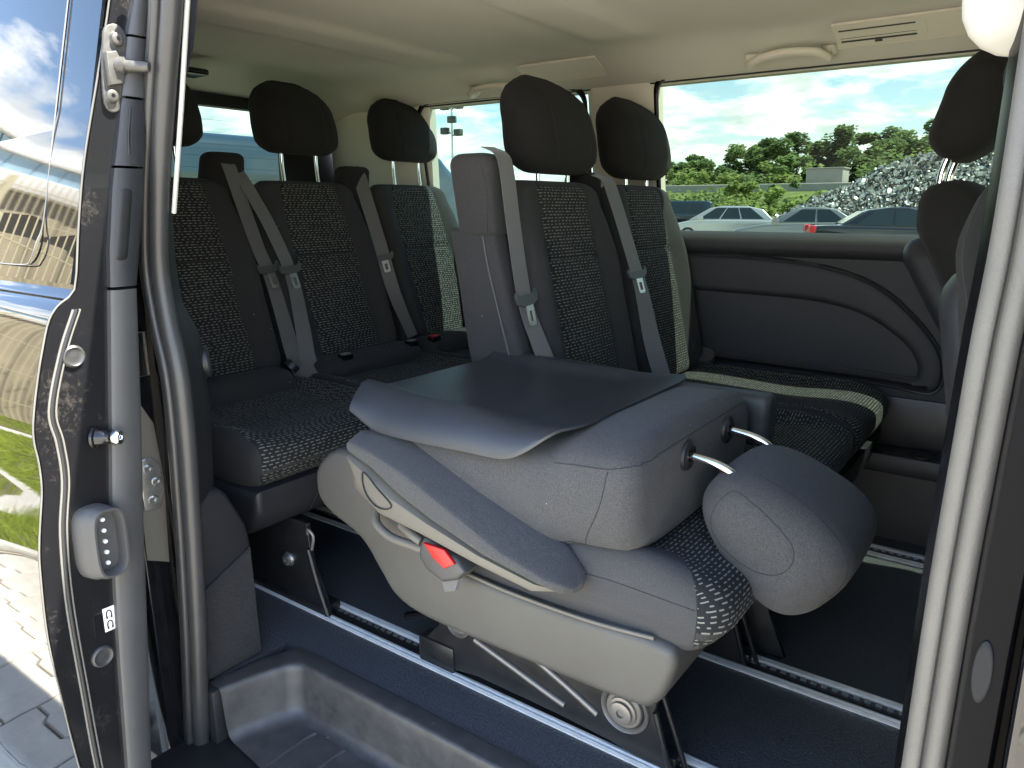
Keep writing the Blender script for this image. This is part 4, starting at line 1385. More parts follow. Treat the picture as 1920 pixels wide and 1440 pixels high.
# --- B pillar on the right
BL = [(-0.036, 1.36), (-0.040, 1.20), (-0.041, 1.068), (-0.041, 0.972), (-0.042, 0.915), (-0.045, 0.85), (-0.047, 0.773), (-0.049, 0.691), (-0.050, 0.628), (-0.051, 0.466), (-0.052, 0.2), (-0.052, -0.2)]
def lean2(z):
    return 0.05 * smooth(0.95, 1.40, z)
ps = tube('door_seal', [(x + 0.0105, 0.662 + lean2(z), z) for x, z in BL], 0.0108, 'rubber_lit', van, n=16)
tube('seal_lip', [(x + 0.0255, 0.642 + lean2(z), z) for x, z in BL], 0.0085, 'rubber_lit', ps, n=14)
tube('seal_lip', [(x + 0.0195, 0.646 + lean2(z), z) for x, z in BL], 0.0055, 'rubber_dark', ps, n=10)
V, F = [], []
for i, (x, z) in enumerate(BL):
    l = lean2(z)
    for (a, b) in ((-0.012, 0.74), (0.005, 0.674), (0.033, 0.636), (0.035, 0.616), (0.038, 0.607), (0.060, 0.604), (0.063, 0.608), (0.065, 0.66)):
        V.append((x + a, b + l, z))
for i in range(len(BL) - 1):
    for j in range(7):
        F.append((i * 8 + j, i * 8 + j + 1, (i + 1) * 8 + j + 1, (i + 1) * 8 + j))
bp_ = mk('door_pillar', V, F, 'pillar_black', van, autosharp=60)
V = []
for (k_, d_) in ((1.0, 0.0), (0.92, 0.0016), (0.70, 0.0012), (0.0, 0.0012)):
    for j in range(28):
        a_ = 2 * math.pi * j / 28
        V.append((-0.0035 + 0.0065 * k_ * math.cos(a_), 0.6045 - d_, 0.612 + 0.026 * k_ * math.sin(a_)))
mk('drain_plug', V, [(i * 28 + j, i * 28 + (j + 1) % 28, (i + 1) * 28 + (j + 1) % 28, (i + 1) * 28 + j) for i in range(3) for j in range(28)], 'plug', bp_)
prism('front_door', [(0.59, -0.25), (0.572, -0.05), (0.570, 0.40), (0.585, 0.62), (0.592, 0.80), (0.615, 0.87), (0.66, 1.36), (0.69, 1.36), (0.65, 0.87), (0.63, 0.40), (0.63, -0.25)], 'x', 0.018, 1.1, 'paint', van, bev=0.006)
box('pillar_inner_trim', -0.035, 0.05, 0.69, 0.745, -0.05, 1.36, 'plastic', van, bev=0.015)
soft('belt_anchor_cover', lambda t: (Vector((-0.035, 0.755 + 0.02 * t, lerp(1.066, 1.35, t))), X_, Y_, 0.056, 0.034, 2.6), 0.285, 0.045, 0.02, ['trim_white'], van, M=14, N=48)
cyl('anchor_bolt', (-0.062, 0.722, 1.125), (-0.35, -0.9, 0.1), 0.016, 0.012, 'plastic_mid', van)

# ================================================================== SLIDING DOOR
XD = -1.22
OUTER = [(0.660, 1.33), (0.646, 1.256), (0.613, 1.138), (0.579, 1.019), (0.559, 0.925), (0.546, 0.850), (0.540, 0.826), (0.530, 0.815), (0.515, 0.805), (0.498, 0.784), (0.482, 0.738), (0.466, 0.680), (0.455, 0.630),
         (0.4525, 0.600), (0.4545, 0.570), (0.4535, 0.530), (0.447, 0.490), (0.438, 0.440), (0.433, 0.390), (0.429, 0.280), (0.435, 0.170), (0.445, 0.031), (0.462, -0.12), (0.49, -0.22)]
INNER = [(0.700, 1.33), (0.680, 1.262), (0.662, 1.206), (0.631, 1.062), (0.613, 0.989), (0.595, 0.883), (0.589, 0.824), (0.575, 0.70), (0.560, 0.56), (0.543, 0.420), (0.530, 0.20), (0.516, -0.019), (0.51, -0.22)]
outer_s = spline2(OUTER[:6], 4, False) + spline2(OUTER[6:], 4, False)
door = prism('sliding_door', outer_s + INNER[::-1], 'x', -2.42, XD - 0.004, 'paint', van, autosharp=24)
door['label'] = 'glossy black sliding door pushed back, mirroring sky and paving'
edge_in = [(y + 0.004, z) for y, z in outer_s]
prism('door_edge', edge_in + [(y + 0.001, z) for y, z in INNER[::-1]], 'x', XD - 0.003, XD, 'dusty_paint', door, bev=0.0)
# pale outer fold line of the door skin
tube('door_hem', [(XD - 0.002, y + 0.001, z) for y, z in outer_s], 0.0015, 'bead', door, n=6, k=1)
GRV = [(0.539, 0.796), (0.511, 0.733), (0.484, 0.646), (0.488, 0.593), (0.488, 0.531), (0.474, 0.446), (0.468, 0.327), (0.471, 0.158), (0.475, 0.01), (0.485, -0.15)]
for off in (-0.0052, 0.0052):
    tube('edge_bead', [(XD + 0.001, y + off, z) for y, z in GRV], 0.0019, 'bead', door, n=8)
tube('bead_channel', [(XD + 0.0003, y, z) for y, z in GRV], 0.0042, 'channel', door, n=8)
# window glass and front applique on the outside
def oy(z):
    return interp_lin(sorted((zz_, yy_) for yy_, zz_ in outer_s), z)
def interp_lin(tab, x):
    if x <= tab[0][0]:
        return tab[0][1]
    for (x0, y0), (x1, y1) in zip(tab, tab[1:]):
        if x <= x1:
            return y0 + (y1 - y0) * (x - x0) / max(1e-9, x1 - x0)
    return tab[-1][1]
def door_pane(name, x0, x1, z0, z1, r, off, m, yaw=0.0, cornered=True):
    n = 24
    pts = []
    rr = r
    pts.append((x0, z1)); pts.append((x1, z1))
    for k in range(9):
        an = R(-90 * k / 8)
        pts.append((x1 - rr + rr * math.cos(an), z0 + rr + rr * math.sin(an)))
    pts.append((x0, z0))
    bm = bmesh.new()
    def Q(x, z, o):
        # straight lean so that the pane stays flat
        y = lerp(0.5455, 0.660, (z - 0.85) / (1.33 - 0.85))
        return (x, y - o - yaw * (x1 - x), z)
    a = [bm.verts.new(Q(x, z, off)) for x, z in pts]
    b = [bm.verts.new(Q(x, z, off - 0.005)) for x, z in pts]
    k = len(pts)
    bm.faces.new(a)
    for i in range(k):
        bm.faces.new((a[i], b[i], b[(i + 1) % k], a[(i + 1) % k]))
    return from_bm(name, bm, m, door, smooth=False)
door_pane('door_window', -2.35, -1.338, 0.857, 1.33, 0.045, 0.0048, 'privacy_glass', yaw=0.002)
door_pane('window_surround', -2.38, XD - 0.006, 0.834, 1.33, 0.004, 0.0035, 'privacy_glass', yaw=-0.003)
tube('window_edge', [(-1.3335, lerp(0.5455, 0.66, (z - 0.85) / 0.48) - 0.0065, z) for z in (1.33, 1.2, 1.05, 0.93)] + [(-1.336, 0.5435, 0.895), (-1.352, 0.537, 0.866), (-1.39, 0.5355, 0.857), (-1.6, 0.5355, 0.857)], 0.0012, 'metal_rib', door, n=6, k=4)
cyl('handle_cup', (-1.438, 0.4725, 0.690), (0, -1, 0.25), 0.06, 0.004, 'gloss_black', door, n=40, prof=[(1.05, 0), (1.05, 0.8), (1.0, 1), (0.94, 0.6), (0, 0.5)])
# edge trim pieces (grey plastic), bottom to top
def strip(name, z0, z1, m, par, recess=False):
    SL = [(-0.22, 0.510), (-0.047, 0.515), (0.20, 0.528), (0.420, 0.543), (0.62, 0.566), (0.824, 0.589), (0.883, 0.595), (0.989, 0.613), (1.062, 0.631), (1.206, 0.662), (1.33, 0.70)]
    SR = [(-0.22, 0.55), (-0.047, 0.558), (0.20, 0.580), (0.420, 0.598), (0.62, 0.617), (0.821, 0.633), (0.94, 0.656), (1.016, 0.670), (1.204, 0.696), (1.33, 0.725)]
    n = max(3, int((z1 - z0) / 0.03))
    V, F = [], []
    for i in range(n + 1):
        z = lerp(z0, z1, i / n)
        a, b = interp_lin(SL, z), interp_lin(SR, z)
        for (x, y) in ((XD - 0.004, a), (XD + 0.010, a + 0.001), (XD + 0.014, a + 0.006), (XD + 0.014, b - 0.008), (XD + 0.009, b - 0.001), (XD - 0.08, b)):
            V.append((x, y, z))
    for i in range(n):
        for j in range(5):
            F.append((i * 6 + j, i * 6 + j + 1, (i + 1) * 6 + j + 1, (i + 1) * 6 + j))
    F.append((0, 1, 2, 3, 4, 5))
    F.append(tuple(n * 6 + j for j in (5, 4, 3, 2, 1, 0)))
    return mk(name, V, F, m, par, autosharp=40)
strip('edge_trim', -0.22, 0.821, 'plastic_mid', door)
hb = strip('edge_trim', 0.826, 1.009, 'plastic', door)
strip('edge_trim', 1.013, 1.114, 'plastic', door)
strip('edge_trim', 1.118, 1.206, 'plastic_mid', door)
strip('edge_trim', 1.210, 1.33, 'plastic_mid', door)
soft('pull_recess', lambda t: (Vector((XD + 0.0095, lerp(0.609, 0.633, t), lerp(0.862, 0.985, t))), Y_, X_, 0.013, 0.0065, 2.4), 0.125, 0.012, 0.014, ['channel'], hb, M=10, N=32)
tube('trim_groove', [(XD + 0.0143, 0.652, 1.10), (XD + 0.0143, 0.645, 1.06), (XD + 0.0143, 0.642, 1.03)], 0.0022, 'channel', door, n=6)
# upper guide plate with pin
gp = prism('guide_plate', spline2([(0.632, 1.215), (0.652, 1.222), (0.664, 1.205), (0.658, 1.175), (0.655, 1.135), (0.648, 1.105), (0.630, 1.092), (0.618, 1.105), (0.620, 1.150), (0.626, 1.190)], 3), 'x', XD, XD + 0.006, 'zinc', door, bev=0.0015)
prism('guide_block', [(0.624, 1.178), (0.640, 1.182), (0.652, 1.16), (0.646, 1.135), (0.624, 1.130)], 'x', XD + 0.005, XD + 0.016, 'zinc', gp, bev=0.002)
for (y, z) in ((0.647, 1.200), (0.629, 1.116)):
    cyl('screw', (XD + 0.006, y, z), X_, 0.0095, 0.007, 'zinc', gp, n=20, prof=[(1.2, 0), (1, 0.3), (0.95, 0.8), (0.7, 1), (0.35, 1), (0.3, 0.5), (0, 0.5)])
cyl('guide_pin', (XD + 0.008, 0.642, 1.162), (0.75, 0.62, -0.05), 0.0085, 0.048, 'zinc', gp, n=20, prof=[(1.5, 0), (1.5, 0.25), (1, 0.3), (0.92, 0.9), (0.75, 1), (0, 1)])
pn = cyl('centering_pin', (XD, 0.541, 0.588), (0.80, 0.60, 0.0), 0.0165, 0.034, 'gloss_black', door, n=28, prof=[(1.15, 0), (1.15, 0.12), (0.9, 0.16), (0.8, 0.5), (0.6, 0.62), (0.6, 0.75), (0, 0.75)])
cyl('pin_head', (XD + 0.024, 0.559, 0.588), (0.80, 0.60, 0.0), 0.0125, 0.012, 'chrome', pn, n=24, prof=[(0.9, 0), (1, 0.3), (1, 0.75), (0.85, 1), (0.45, 1), (0.4, 0.6), (0, 0.6)])
for (y, z, r_) in ((0.525, 0.724, 0.018), (0.506, 0.210, 0.019)):
    cyl('grommet', (XD + 0.0005, y, z), X_, r_, 0.005, 'rubber', door, n=28, prof=[(1, 0), (0.95, 0.6), (0.8, 1), (0.7, 0.7), (0.4, 0.6), (0, 0.8)])
# electrical contact block with five pins
def contact_block():
    V, F = [], []
    N = 44
    rings = [(XD - 0.003, 0.516, 0.031, 0.062), (XD + 0.020, 0.521, 0.030, 0.062), (XD + 0.022, 0.5215, 0.0275, 0.0605), (XD + 0.034, 0.528, 0.027, 0.060), (XD + 0.0375, 0.5295, 0.0255, 0.0585),
             (XD + 0.0375, 0.5297, 0.0225, 0.0555), (XD + 0.034, 0.5297, 0.0205, 0.0535), (XD + 0.016, 0.5285, 0.0185, 0.051)]
    for (x, y, a, b) in rings:
        for (u, v) in sup(a, b, 3.6, N):
            V.append((x, y + u, 0.418 + v))
    for i in range(len(rings) - 1):
        for j in range(N):
            F.append((i * N + j, i * N + (j + 1) % N, (i + 1) * N + (j + 1) % N, (i + 1) * N + j))
    F.append(tuple((len(rings) - 1) * N + j for j in range(N)))
    return mk('contact_block', V, F, 'plastic_mid', door, autosharp=45)
cb = contact_block()
for k in range(5):
    cyl('contact', (XD + 0.016, 0.5275, 0.455 - k * 0.019), X_, 0.0036, 0.004, 'white', cb, n=12)
# white sticker with two little lock symbols
st_ = box('sticker', XD + 0.0002, XD + 0.0014, 0.5155, 0.5345, 0.250, 0.293, 'white', door, bev=0.0005)
for z in (0.281, 0.262):
    tube('lock_symbol', [(XD + 0.0016, 0.5210, z - 0.006), (XD + 0.0016, 0.5205, z + 0.001), (XD + 0.0016, 0.5225, z + 0.006), (XD + 0.0016, 0.5265, z + 0.006), (XD + 0.0016, 0.5288, z + 0.001), (XD + 0.0016, 0.5285, z - 0.006)], 0.0011, 'channel', st_, n=5, k=4)
    box('lock_symbol', XD + 0.0012, XD + 0.0018, 0.5195, 0.5225, z - 0.008, z - 0.004, 'channel', st_)
    box('lock_symbol', XD + 0.0012, XD + 0.0018, 0.5268, 0.5298, z - 0.008, z - 0.004, 'channel', st_)
box('small_label', XD + 0.0002, XD + 0.0012, 0.500, 0.514, 0.247, 0.286, 'gloss_black', door)

box('step_end', -1.31, -1.254, 0.712, 0.745, -0.24, 0.002, 'rubber_dark', van, bev=0.004)
box('step_edge', -1.30, -1.20, 0.62, 0.70, -0.26, -0.125, 'channel', van, bev=0.01)

# ================================================================== OUTSIDE
GZ = -0.5
gr = mk('ground', [(-600, -600, GZ), (600, -600, GZ), (600, 600, GZ), (-600, 600, GZ)], [(0, 1, 2, 3)], 'yard', smooth=False)
gr['kind'] = 'structure'

# interlocking paving beside the van
pv = mk('paving', [(-3.75, -7, GZ + 0.004), (3.5, -7, GZ + 0.004), (3.5, 0.75, GZ + 0.004), (-3.75, 0.75, GZ + 0.004)], [(0, 1, 2, 3)], 'joint', smooth=False)
pv['kind'] = 'structure'
def paver():
    # double-T interlocking stone 0.20 x 0.165
    a, b, c = 0.098, 0.080, 0.020
    poly = [(-a, -b), (-a * 0.55, -b), (-a * 0.40, -b + c), (a * 0.40, -b + c), (a * 0.55, -b), (a, -b), (a, b), (a * 0.55, b), (a * 0.40, b + c - 0.002), (-a * 0.40, b + c - 0.002), (-a * 0.55, b), (-a, b)]
    bm = bmesh.new()
    lo = [bm.verts.new((x, y, 0)) for x, y in poly]
    mi_ = [bm.verts.new((x, y, 0.020)) for x, y in poly]
    hi = [bm.verts.new((x * 0.96, y * 0.955, 0.026)) for x, y in poly]
    n = len(poly)
    for A, B in ((lo, mi_), (mi_, hi)):
        for i in range(n):
            bm.faces.new((A[i], A[(i + 1) % n], B[(i + 1) % n], B[i]))
    bm.faces.new(hi)
    me = bpy.data.meshes.new('paving_stone')
    bmesh.ops.recalc_face_normals(bm, faces=bm.faces)
    bm.to_mesh(me); bm.free()
    me.materials.append(MATS['stone'])
    return me
pm = paver()
SS = 1.45
cells = []
for i in range(-12, 12):
    for j in range(-29, 3):
        x, y = i * 0.202 * SS, (j * 0.1655 + (0.0827 if i % 2 else 0)) * SS
        cells.append((math.hypot(x + 2.4, y - 0.2), x, y))
cells.sort()
for k, (d, x, y) in enumerate(cells[:290]):
    o = bpy.data.objects.new('paving_stone', pm)
    COL.objects.link(o)
    o.location = (x, y, GZ + 0.002 + random.uniform(-0.001, 0.0015))
    o.scale = (SS, SS, 1)
    o.parent = pv
V, F = [], []
for (d, x, y) in cells[290:]:
    b = len(V)
    zt = GZ + 0.026
    V += [(x - 0.098 * SS, y - 0.080 * SS, zt), (x + 0.098 * SS, y - 0.080 * SS, zt), (x + 0.098 * SS, y + 0.080 * SS, zt), (x - 0.098 * SS, y + 0.080 * SS, zt)]
    F.append((b, b + 1, b + 2, b + 3))
fp = mk('far_paving_stones', V, F, 'stone', pv, smooth=False)
fp['kind'] = 'stuff'

# grass island with kerbs
kb = box('kerb', -3.93, -3.78, -12, 0.6, GZ, GZ + 0.07, 'kerb', None, bev=0.012); kb['kind'] = 'structure'
kb2 = box('path_edge', -5.95, -5.45, -12, 0.6, GZ, GZ + 0.06, 'kerb', None, bev=0.012); kb2['kind'] = 'structure'
lawn = mk('lawn', [(-9.6, -12, GZ + 0.03), (-3.93, -12, GZ + 0.03), (-3.93, 0.6, GZ + 0.03), (-9.6, 0.6, GZ + 0.03)], [(0, 1, 2, 3)], 'soil', smooth=False)
lawn['kind'] = 'structure'
V, F = [], []
rg = random.Random(3)
for k in range(26000):
    if k < 15000:
        x, y = rg.uniform(-5.42, -3.95), rg.uniform(-6.0, 0.55)
    else:
        x, y = rg.uniform(-9.3, -5.98), rg.uniform(-9.0, 0.5)
    h = rg.uniform(0.05, 0.15) * (1 if k < 15000 else 1.6)
    a = rg.uniform(0, 6.28)
    w2 = rg.uniform(0.005, 0.011)
    dx, dy_ = math.cos(a) * w2, math.sin(a) * w2
    lx, ly = rg.uniform(-0.05, 0.05), rg.uniform(-0.05, 0.05)
    b = len(V)
    V += [(x - dx, y - dy_, GZ + 0.02), (x + dx, y + dy_, GZ + 0.02), (x + lx, y + ly, GZ + 0.02 + h)]
    F.append((b, b + 1, b + 2))
g = mk('grass', V, F, 'blade', None, smooth=False)
tag(g, 'bright green grass mirrored in the lower sliding door', 'grass', kind='stuff')

# wire fence and low building mirrored in the sliding door
fence = root('wire_fence', 'pale wire mesh fence mirrored in the sliding door window', 'fence', (-9.4, -4, GZ))
for k in range(6):
    y = 0.8 - k * 2.5
    box('post', -9.43, -9.37, y - 0.03, y + 0.03, GZ, GZ + 3.0, 'fence_wire', fence)
    VV, FF = [], []
    lines = [[(-9.4, y - 0.03 - i * 0.1, GZ + 0.1), (-9.4, y - 0.03 - i * 0.1, GZ + 3.05)] for i in range(25)]
    lines += [[(-9.4, y, GZ + zz_), (-9.4, y - 2.5, GZ + zz_)] for zz_ in (0.12, 0.7, 1.3, 1.85, 2.4, 2.85)]
    tubes('mesh_panel', lines, 0.008, 'fence_wire', fence, n=4, k=1)
bar = root('corrugated_screen', 'tan corrugated screen behind the wire fence, mirrored in the door', 'screen', (-10.2, -4, GZ))
V, F = [], []
N = 160
for i in range(N + 1):
    y = lerp(0.6, -13, i / N)
    x = -10.2 + 0.06 * math.sin(i * 1.3) + 0.05 * math.sin(i * 0.37)
    V += [(x, y, GZ), (x, y, GZ + 2.55 + 0.1 * math.sin(i * 0.2))]
for i in range(N):
    F.append((2 * i, 2 * i + 2, 2 * i + 3, 2 * i + 1))
mk('sheet', V, F, 'wall_tan', bar)
bld = root('low_building', 'low white and pale blue building mirrored at the top left of the door', 'building', (-17, -6, GZ))
box('wall', -22, -16.4, -22, 1.5, GZ, 3.5, 'wall_dark', bld)
box('fascia', -22.2, -16.1, -22.2, 1.7, 3.5, 4.02, 'wall_white', bld, bev=0.02)
for k in range(34):
    y = 1.6 - k * 0.7
    box('glazing_panel', -16.25, -16.18, y - 0.66, y, 4.03, 4.52, 'panel_blue', bld)
box('roof_edge', -22.2, -16.05, -22.3, 1.8, 4.53, 4.70, 'wall_white', bld, bev=0.02)

for o_ in (bld, fence, bar):
    o_.rotation_euler.z = R(-20)

# ---- cars
def car(name, label, loc, rot, kind, paintm, L=4.5, H=1.45, W=1.8, tail=False):
    c = root(name, label, 'car', loc)
    M = Matrix.Translation(Vector(loc)) @ Matrix.Rotation(rot, 4, 'Z')
    h = H
    if kind == 'wagon':
        low = [(-L / 2, 0.35), (-L / 2 + 0.02, 0.75), (-L / 2 + 0.12, 0.92), (L * 0.20, 0.92), (L * 0.36, 0.84), (L / 2 - 0.1, 0.70), (L / 2, 0.52), (L / 2, 0.25), (-L / 2 + 0.1, 0.25)]
        top = [(-L / 2 + 0.16, 0.91), (-L / 2 + 0.62, h - 0.14), (-L / 2 + 1.25, h - 0.01), (0.0, h), (0.5, h - 0.09), (L * 0.31, 0.91)]
    elif kind == 'suv':
        h = 1.75
        low = [(-L / 2, 0.4), (-L / 2, 1.0), (-L / 2 + 0.1, 1.08), (L * 0.20, 1.08), (L * 0.42, 1.0), (L / 2, 0.85), (L / 2, 0.35), (-L / 2 + 0.1, 0.35)]
        top = [(-L / 2 + 0.06, 1.07), (-L / 2 + 0.18, h - 0.06), (-L / 2 + 0.4, h), (0.2, h), (0.5, h - 0.05), (L * 0.24, 1.07)]
    else:
        low = [(-L / 2, 0.4), (-L / 2 + 0.02, 0.88), (-L / 2 + 0.2, 0.97), (-L * 0.28, 0.98), (L * 0.20, 0.93), (L * 0.36, 0.84), (L / 2 - 0.1, 0.70), (L / 2, 0.52), (L / 2, 0.25), (-L / 2 + 0.1, 0.28)]
        top = [(-L * 0.34, 0.965), (-L * 0.20, h - 0.08), (-0.35, h), (0.05, h - 0.005), (0.45, h - 0.1), (L * 0.24, 0.92)]
    def xf(o):
        o.data.transform(M)
        return o
    ls = spline2(low, 3)
    bm = bmesh.new()
    bm_prism(bm, ls, 'y', -W / 2, W / 2, 0.10, 4)
    body = xf(from_bm('body', bm, paintm, c, autosharp=40))
    # cabin: narrower at the roof
    def cabin(scale_z, wi, wo, m, nm, par, shrink=0.0):
        zb = min(p[1] for p in top)
        zt = max(p[1] for p in top)
        V, F = [], []
        pts = top
        n = len(pts)
        for s in (-1, 1):
            for (x, z) in pts:
                k = (z - zb) / (zt - zb)
                V.append((x, s * lerp(wo, wi, k), z))
        F = [tuple(range(n)), tuple(range(2 * n - 1, n - 1, -1))] + [(i, n + i, n + (i + 1) % n, (i + 1) % n) for i in range(n)]
        bm = bmesh.new()
        vs = [bm.verts.new(v) for v in V]
        for f in F:
            bm.faces.new([vs[i] for i in f])
        bmesh.ops.recalc_face_normals(bm, faces=bm.faces)
        bmesh.ops.bevel(bm, geom=[e for e in bm.edges], offset=0.05, segments=3, profile=0.5, affect='EDGES')
        return xf(from_bm(nm, bm, m, par, autosharp=40))
    cab = cabin(1, W * 0.35, W * 0.455, paintm, 'cabin', c)
    zb = min(p[1] for p in top); zt = h
    # side glass panes, front and rear screens set just proud of the cabin
    xs = [top[0][0], top[-1][0]]
    for s in (-1, 1):
        segs = [(0.08, 0.36), (0.38, 0.64), (0.66, 0.92)] if kind != 'sedan' else [(0.10, 0.46), (0.49, 0.90)]
        for (a, b) in segs:
            V = []
            for (f, zf) in ((a, 0.10), (b, 0.10), (b, 0.86), (a, 0.86)):
                z = lerp(zb, zt, zf)
                # x limits of the cabin at this height
                l0 = [top[0], top[1], top[2]]
                xa = interp_lin([(p[1], p[0]) for p in l0], z) + 0.08
                xb = interp_lin(sorted((p[1], p[0]) for p in top[3:]), z) - 0.08
                V.append((lerp(xa, xb, f), s * (lerp(W * 0.455, W * 0.35, zf) + 0.006), z))
            xf(mk('side_window', V, [(0, 1, 2, 3)], 'car_glass', c, smooth=False))
    for (p, q, nm) in ((top[0], top[1], 'rear_screen'), (top[-1], top[-2], 'windscreen')):
        d = 0.012 * (1 if nm == 'windscreen' else -1)
        V = []
        for (f, e) in ((0.12, -1), (0.12, 1), (0.9, 1), (0.9, -1)):
            x, z = lerp(p[0], q[0], f), lerp(p[1], q[1], f)
            k = (z - zb) / (zt - zb)
            V.append((x + d * 1.2, e * (lerp(W * 0.455, W * 0.35, k) - 0.12), z + 0.012))
        xf(mk(nm, V, [(0, 1, 2, 3)], 'car_glass', c, smooth=False))
    for x in (-L * 0.31, L * 0.31):
        for s in (-1, 1):
            wh = xf(cyl('wheel', (x, s * (W / 2 - 0.2), 0.32), (0, s, 0), 0.32, 0.22, 'tyre', c, n=28, prof=[(0, 0), (0.9, 0), (1, 0.15), (1, 0.85), (0.9, 1), (0.7, 1.0), (0.68, 0.9), (0, 0.9)]))
            xf(cyl('rim', (x, s * (W / 2 - 0.01), 0.32), (0, s, 0), 0.215, 0.022, 'steel', wh, n=20, prof=[(1, 0), (1, 0.6), (0.9, 1), (0.3, 0.5), (0.2, 1), (0, 1)]))
    for s in (-1, 1):
        xf(box('tail_light', -L / 2 - 0.012, -L / 2 + 0.16, s * (W / 2 - 0.24) - 0.25, s * (W / 2 - 0.24) + 0.25, 0.78, 0.97, 'tail', c, bev=0.03))
        xf(box('headlight', L / 2 - 0.30, L / 2 - 0.02, s * (W / 2 - 0.28) - 0.18, s * (W / 2 - 0.28) + 0.18, 0.60, 0.74, 'steel', c, bev=0.03))
        xf(box('mirror', L * 0.17, L * 0.22, s * (W / 2 + 0.08) - 0.08, s * (W / 2 + 0.08) + 0.08, 0.93, 1.06, paintm, c, bev=0.03))
    return c
car('parked_wagon', 'silver estate car parked beyond the side window, next to the seat edge', (-11.7, 31.5, GZ), R(198), 'wagon', 'car_silver', L=4.4, H=1.50)
car('parked_hatchback', 'pale grey car with sloping bonnet parked between the silver and black cars', (-6.9, 26.5, GZ), R(188), 'sedan', 'car_grey', L=4.6)
car('parked_saloon', 'black saloon with red tail light close beyond the window sill', (-3.5, 22.6, GZ), R(20), 'sedan', 'car_black', L=4.7)
car('parked_offroader', 'dark off-road car parked furthest left, behind the silver estate', (-16.6, 37.0, GZ), R(195), 'suv', 'car_blue', L=4.6)

# ---- dark van behind, seen through the rear glass
nv_ = root('neighbour_van', 'dark blue van parked behind, visible through the rear and quarter windows', 'van', (-6.2, 4.5, GZ))
prof = spline2([(7.35, 0.45), (7.40, 0.95), (7.25, 1.12), (6.95, 1.30), (6.15, 1.88), (5.7, 1.985), (3.0, 2.0), (1.8, 1.98), (1.65, 1.6), (1.64, 0.5), (1.8, 0.35), (7.2, 0.32)], 3)
bm = bmesh.new()
bm_prism(bm, [(y, z + GZ) for y, z in prof], 'x', -7.1, -5.2, 0.16, 4)
vb = from_bm('body', bm, 'car_blue', nv_, autosharp=40)
for (y0, y1) in ((2.1, 3.3), (3.4, 4.6), (4.7, 5.75)):
    mk('side_window', [(-5.193, y0, GZ + 1.15), (-5.193, y1, GZ + 1.15), (-5.193, y1, GZ + 1.70), (-5.193, y0, GZ + 1.70)], [(0, 1, 2, 3)], 'car_glass', nv_, smooth=False)
for y in (2.7, 6.5):
    cyl('wheel', (-5.38, y, GZ + 0.34), X_, 0.34, 0.2, 'tyre', nv_)

# ---- yard features
rd = box('embankment_road', -120, 40, 62, 70, GZ, 2.75, 'road', None, bev=0.1); rd['kind'] = 'structure'
vs_ = prism('verge', [(46, GZ), (58, 1.5), (61.95, 2.15), (61.95, GZ)], 'x', -120, 40, 'leaf_c', None); vs_['kind'] = 'structure'
bx = root('concrete_hut', 'pale concrete block hut at the foot of the trees, left of the scrap heap', 'hut', (-16.5, 69.0, 2.75))
box('wall', -18.1, -15.2, 67.5, 69.8, 2.74, 4.05, 'road', bx, bev=0.05)
box('roof', -18.2, -15.1, 67.4, 69.9, 4.05, 4.15, 'road', bx, bev=0.03)

def lamp(name, label, x, y, h, heads):
    l = root(name, label, 'lamp post', (x, y, GZ))
    tube('pole', [(x, y, GZ), (x, y, GZ + h)], 0.09, 'steel', l, n=8, k=1)
    for (dx, dz) in heads:
        box('floodlight', x + dx - 0.35, x + dx + 0.35, y - 0.25, y + 0.25, GZ + h + dz - 0.3, GZ + h + dz + 0.25, 'scrap_dark', l, bev=0.05)
        tube('bracket', [(x, y, GZ + h + dz - 0.3), (x + dx, y, GZ + h + dz)], 0.05, 'scrap_dark', l, n=6, k=1)
lamp('floodlight_mast', 'tall floodlight mast in the sky seen through the rear quarter window', -43.9, 52.0, 9.9, [(-0.8, 0.0), (0.8, 0.0), (0.0, -1.1), (-0.8, -2.0), (0.7, -2.2)])

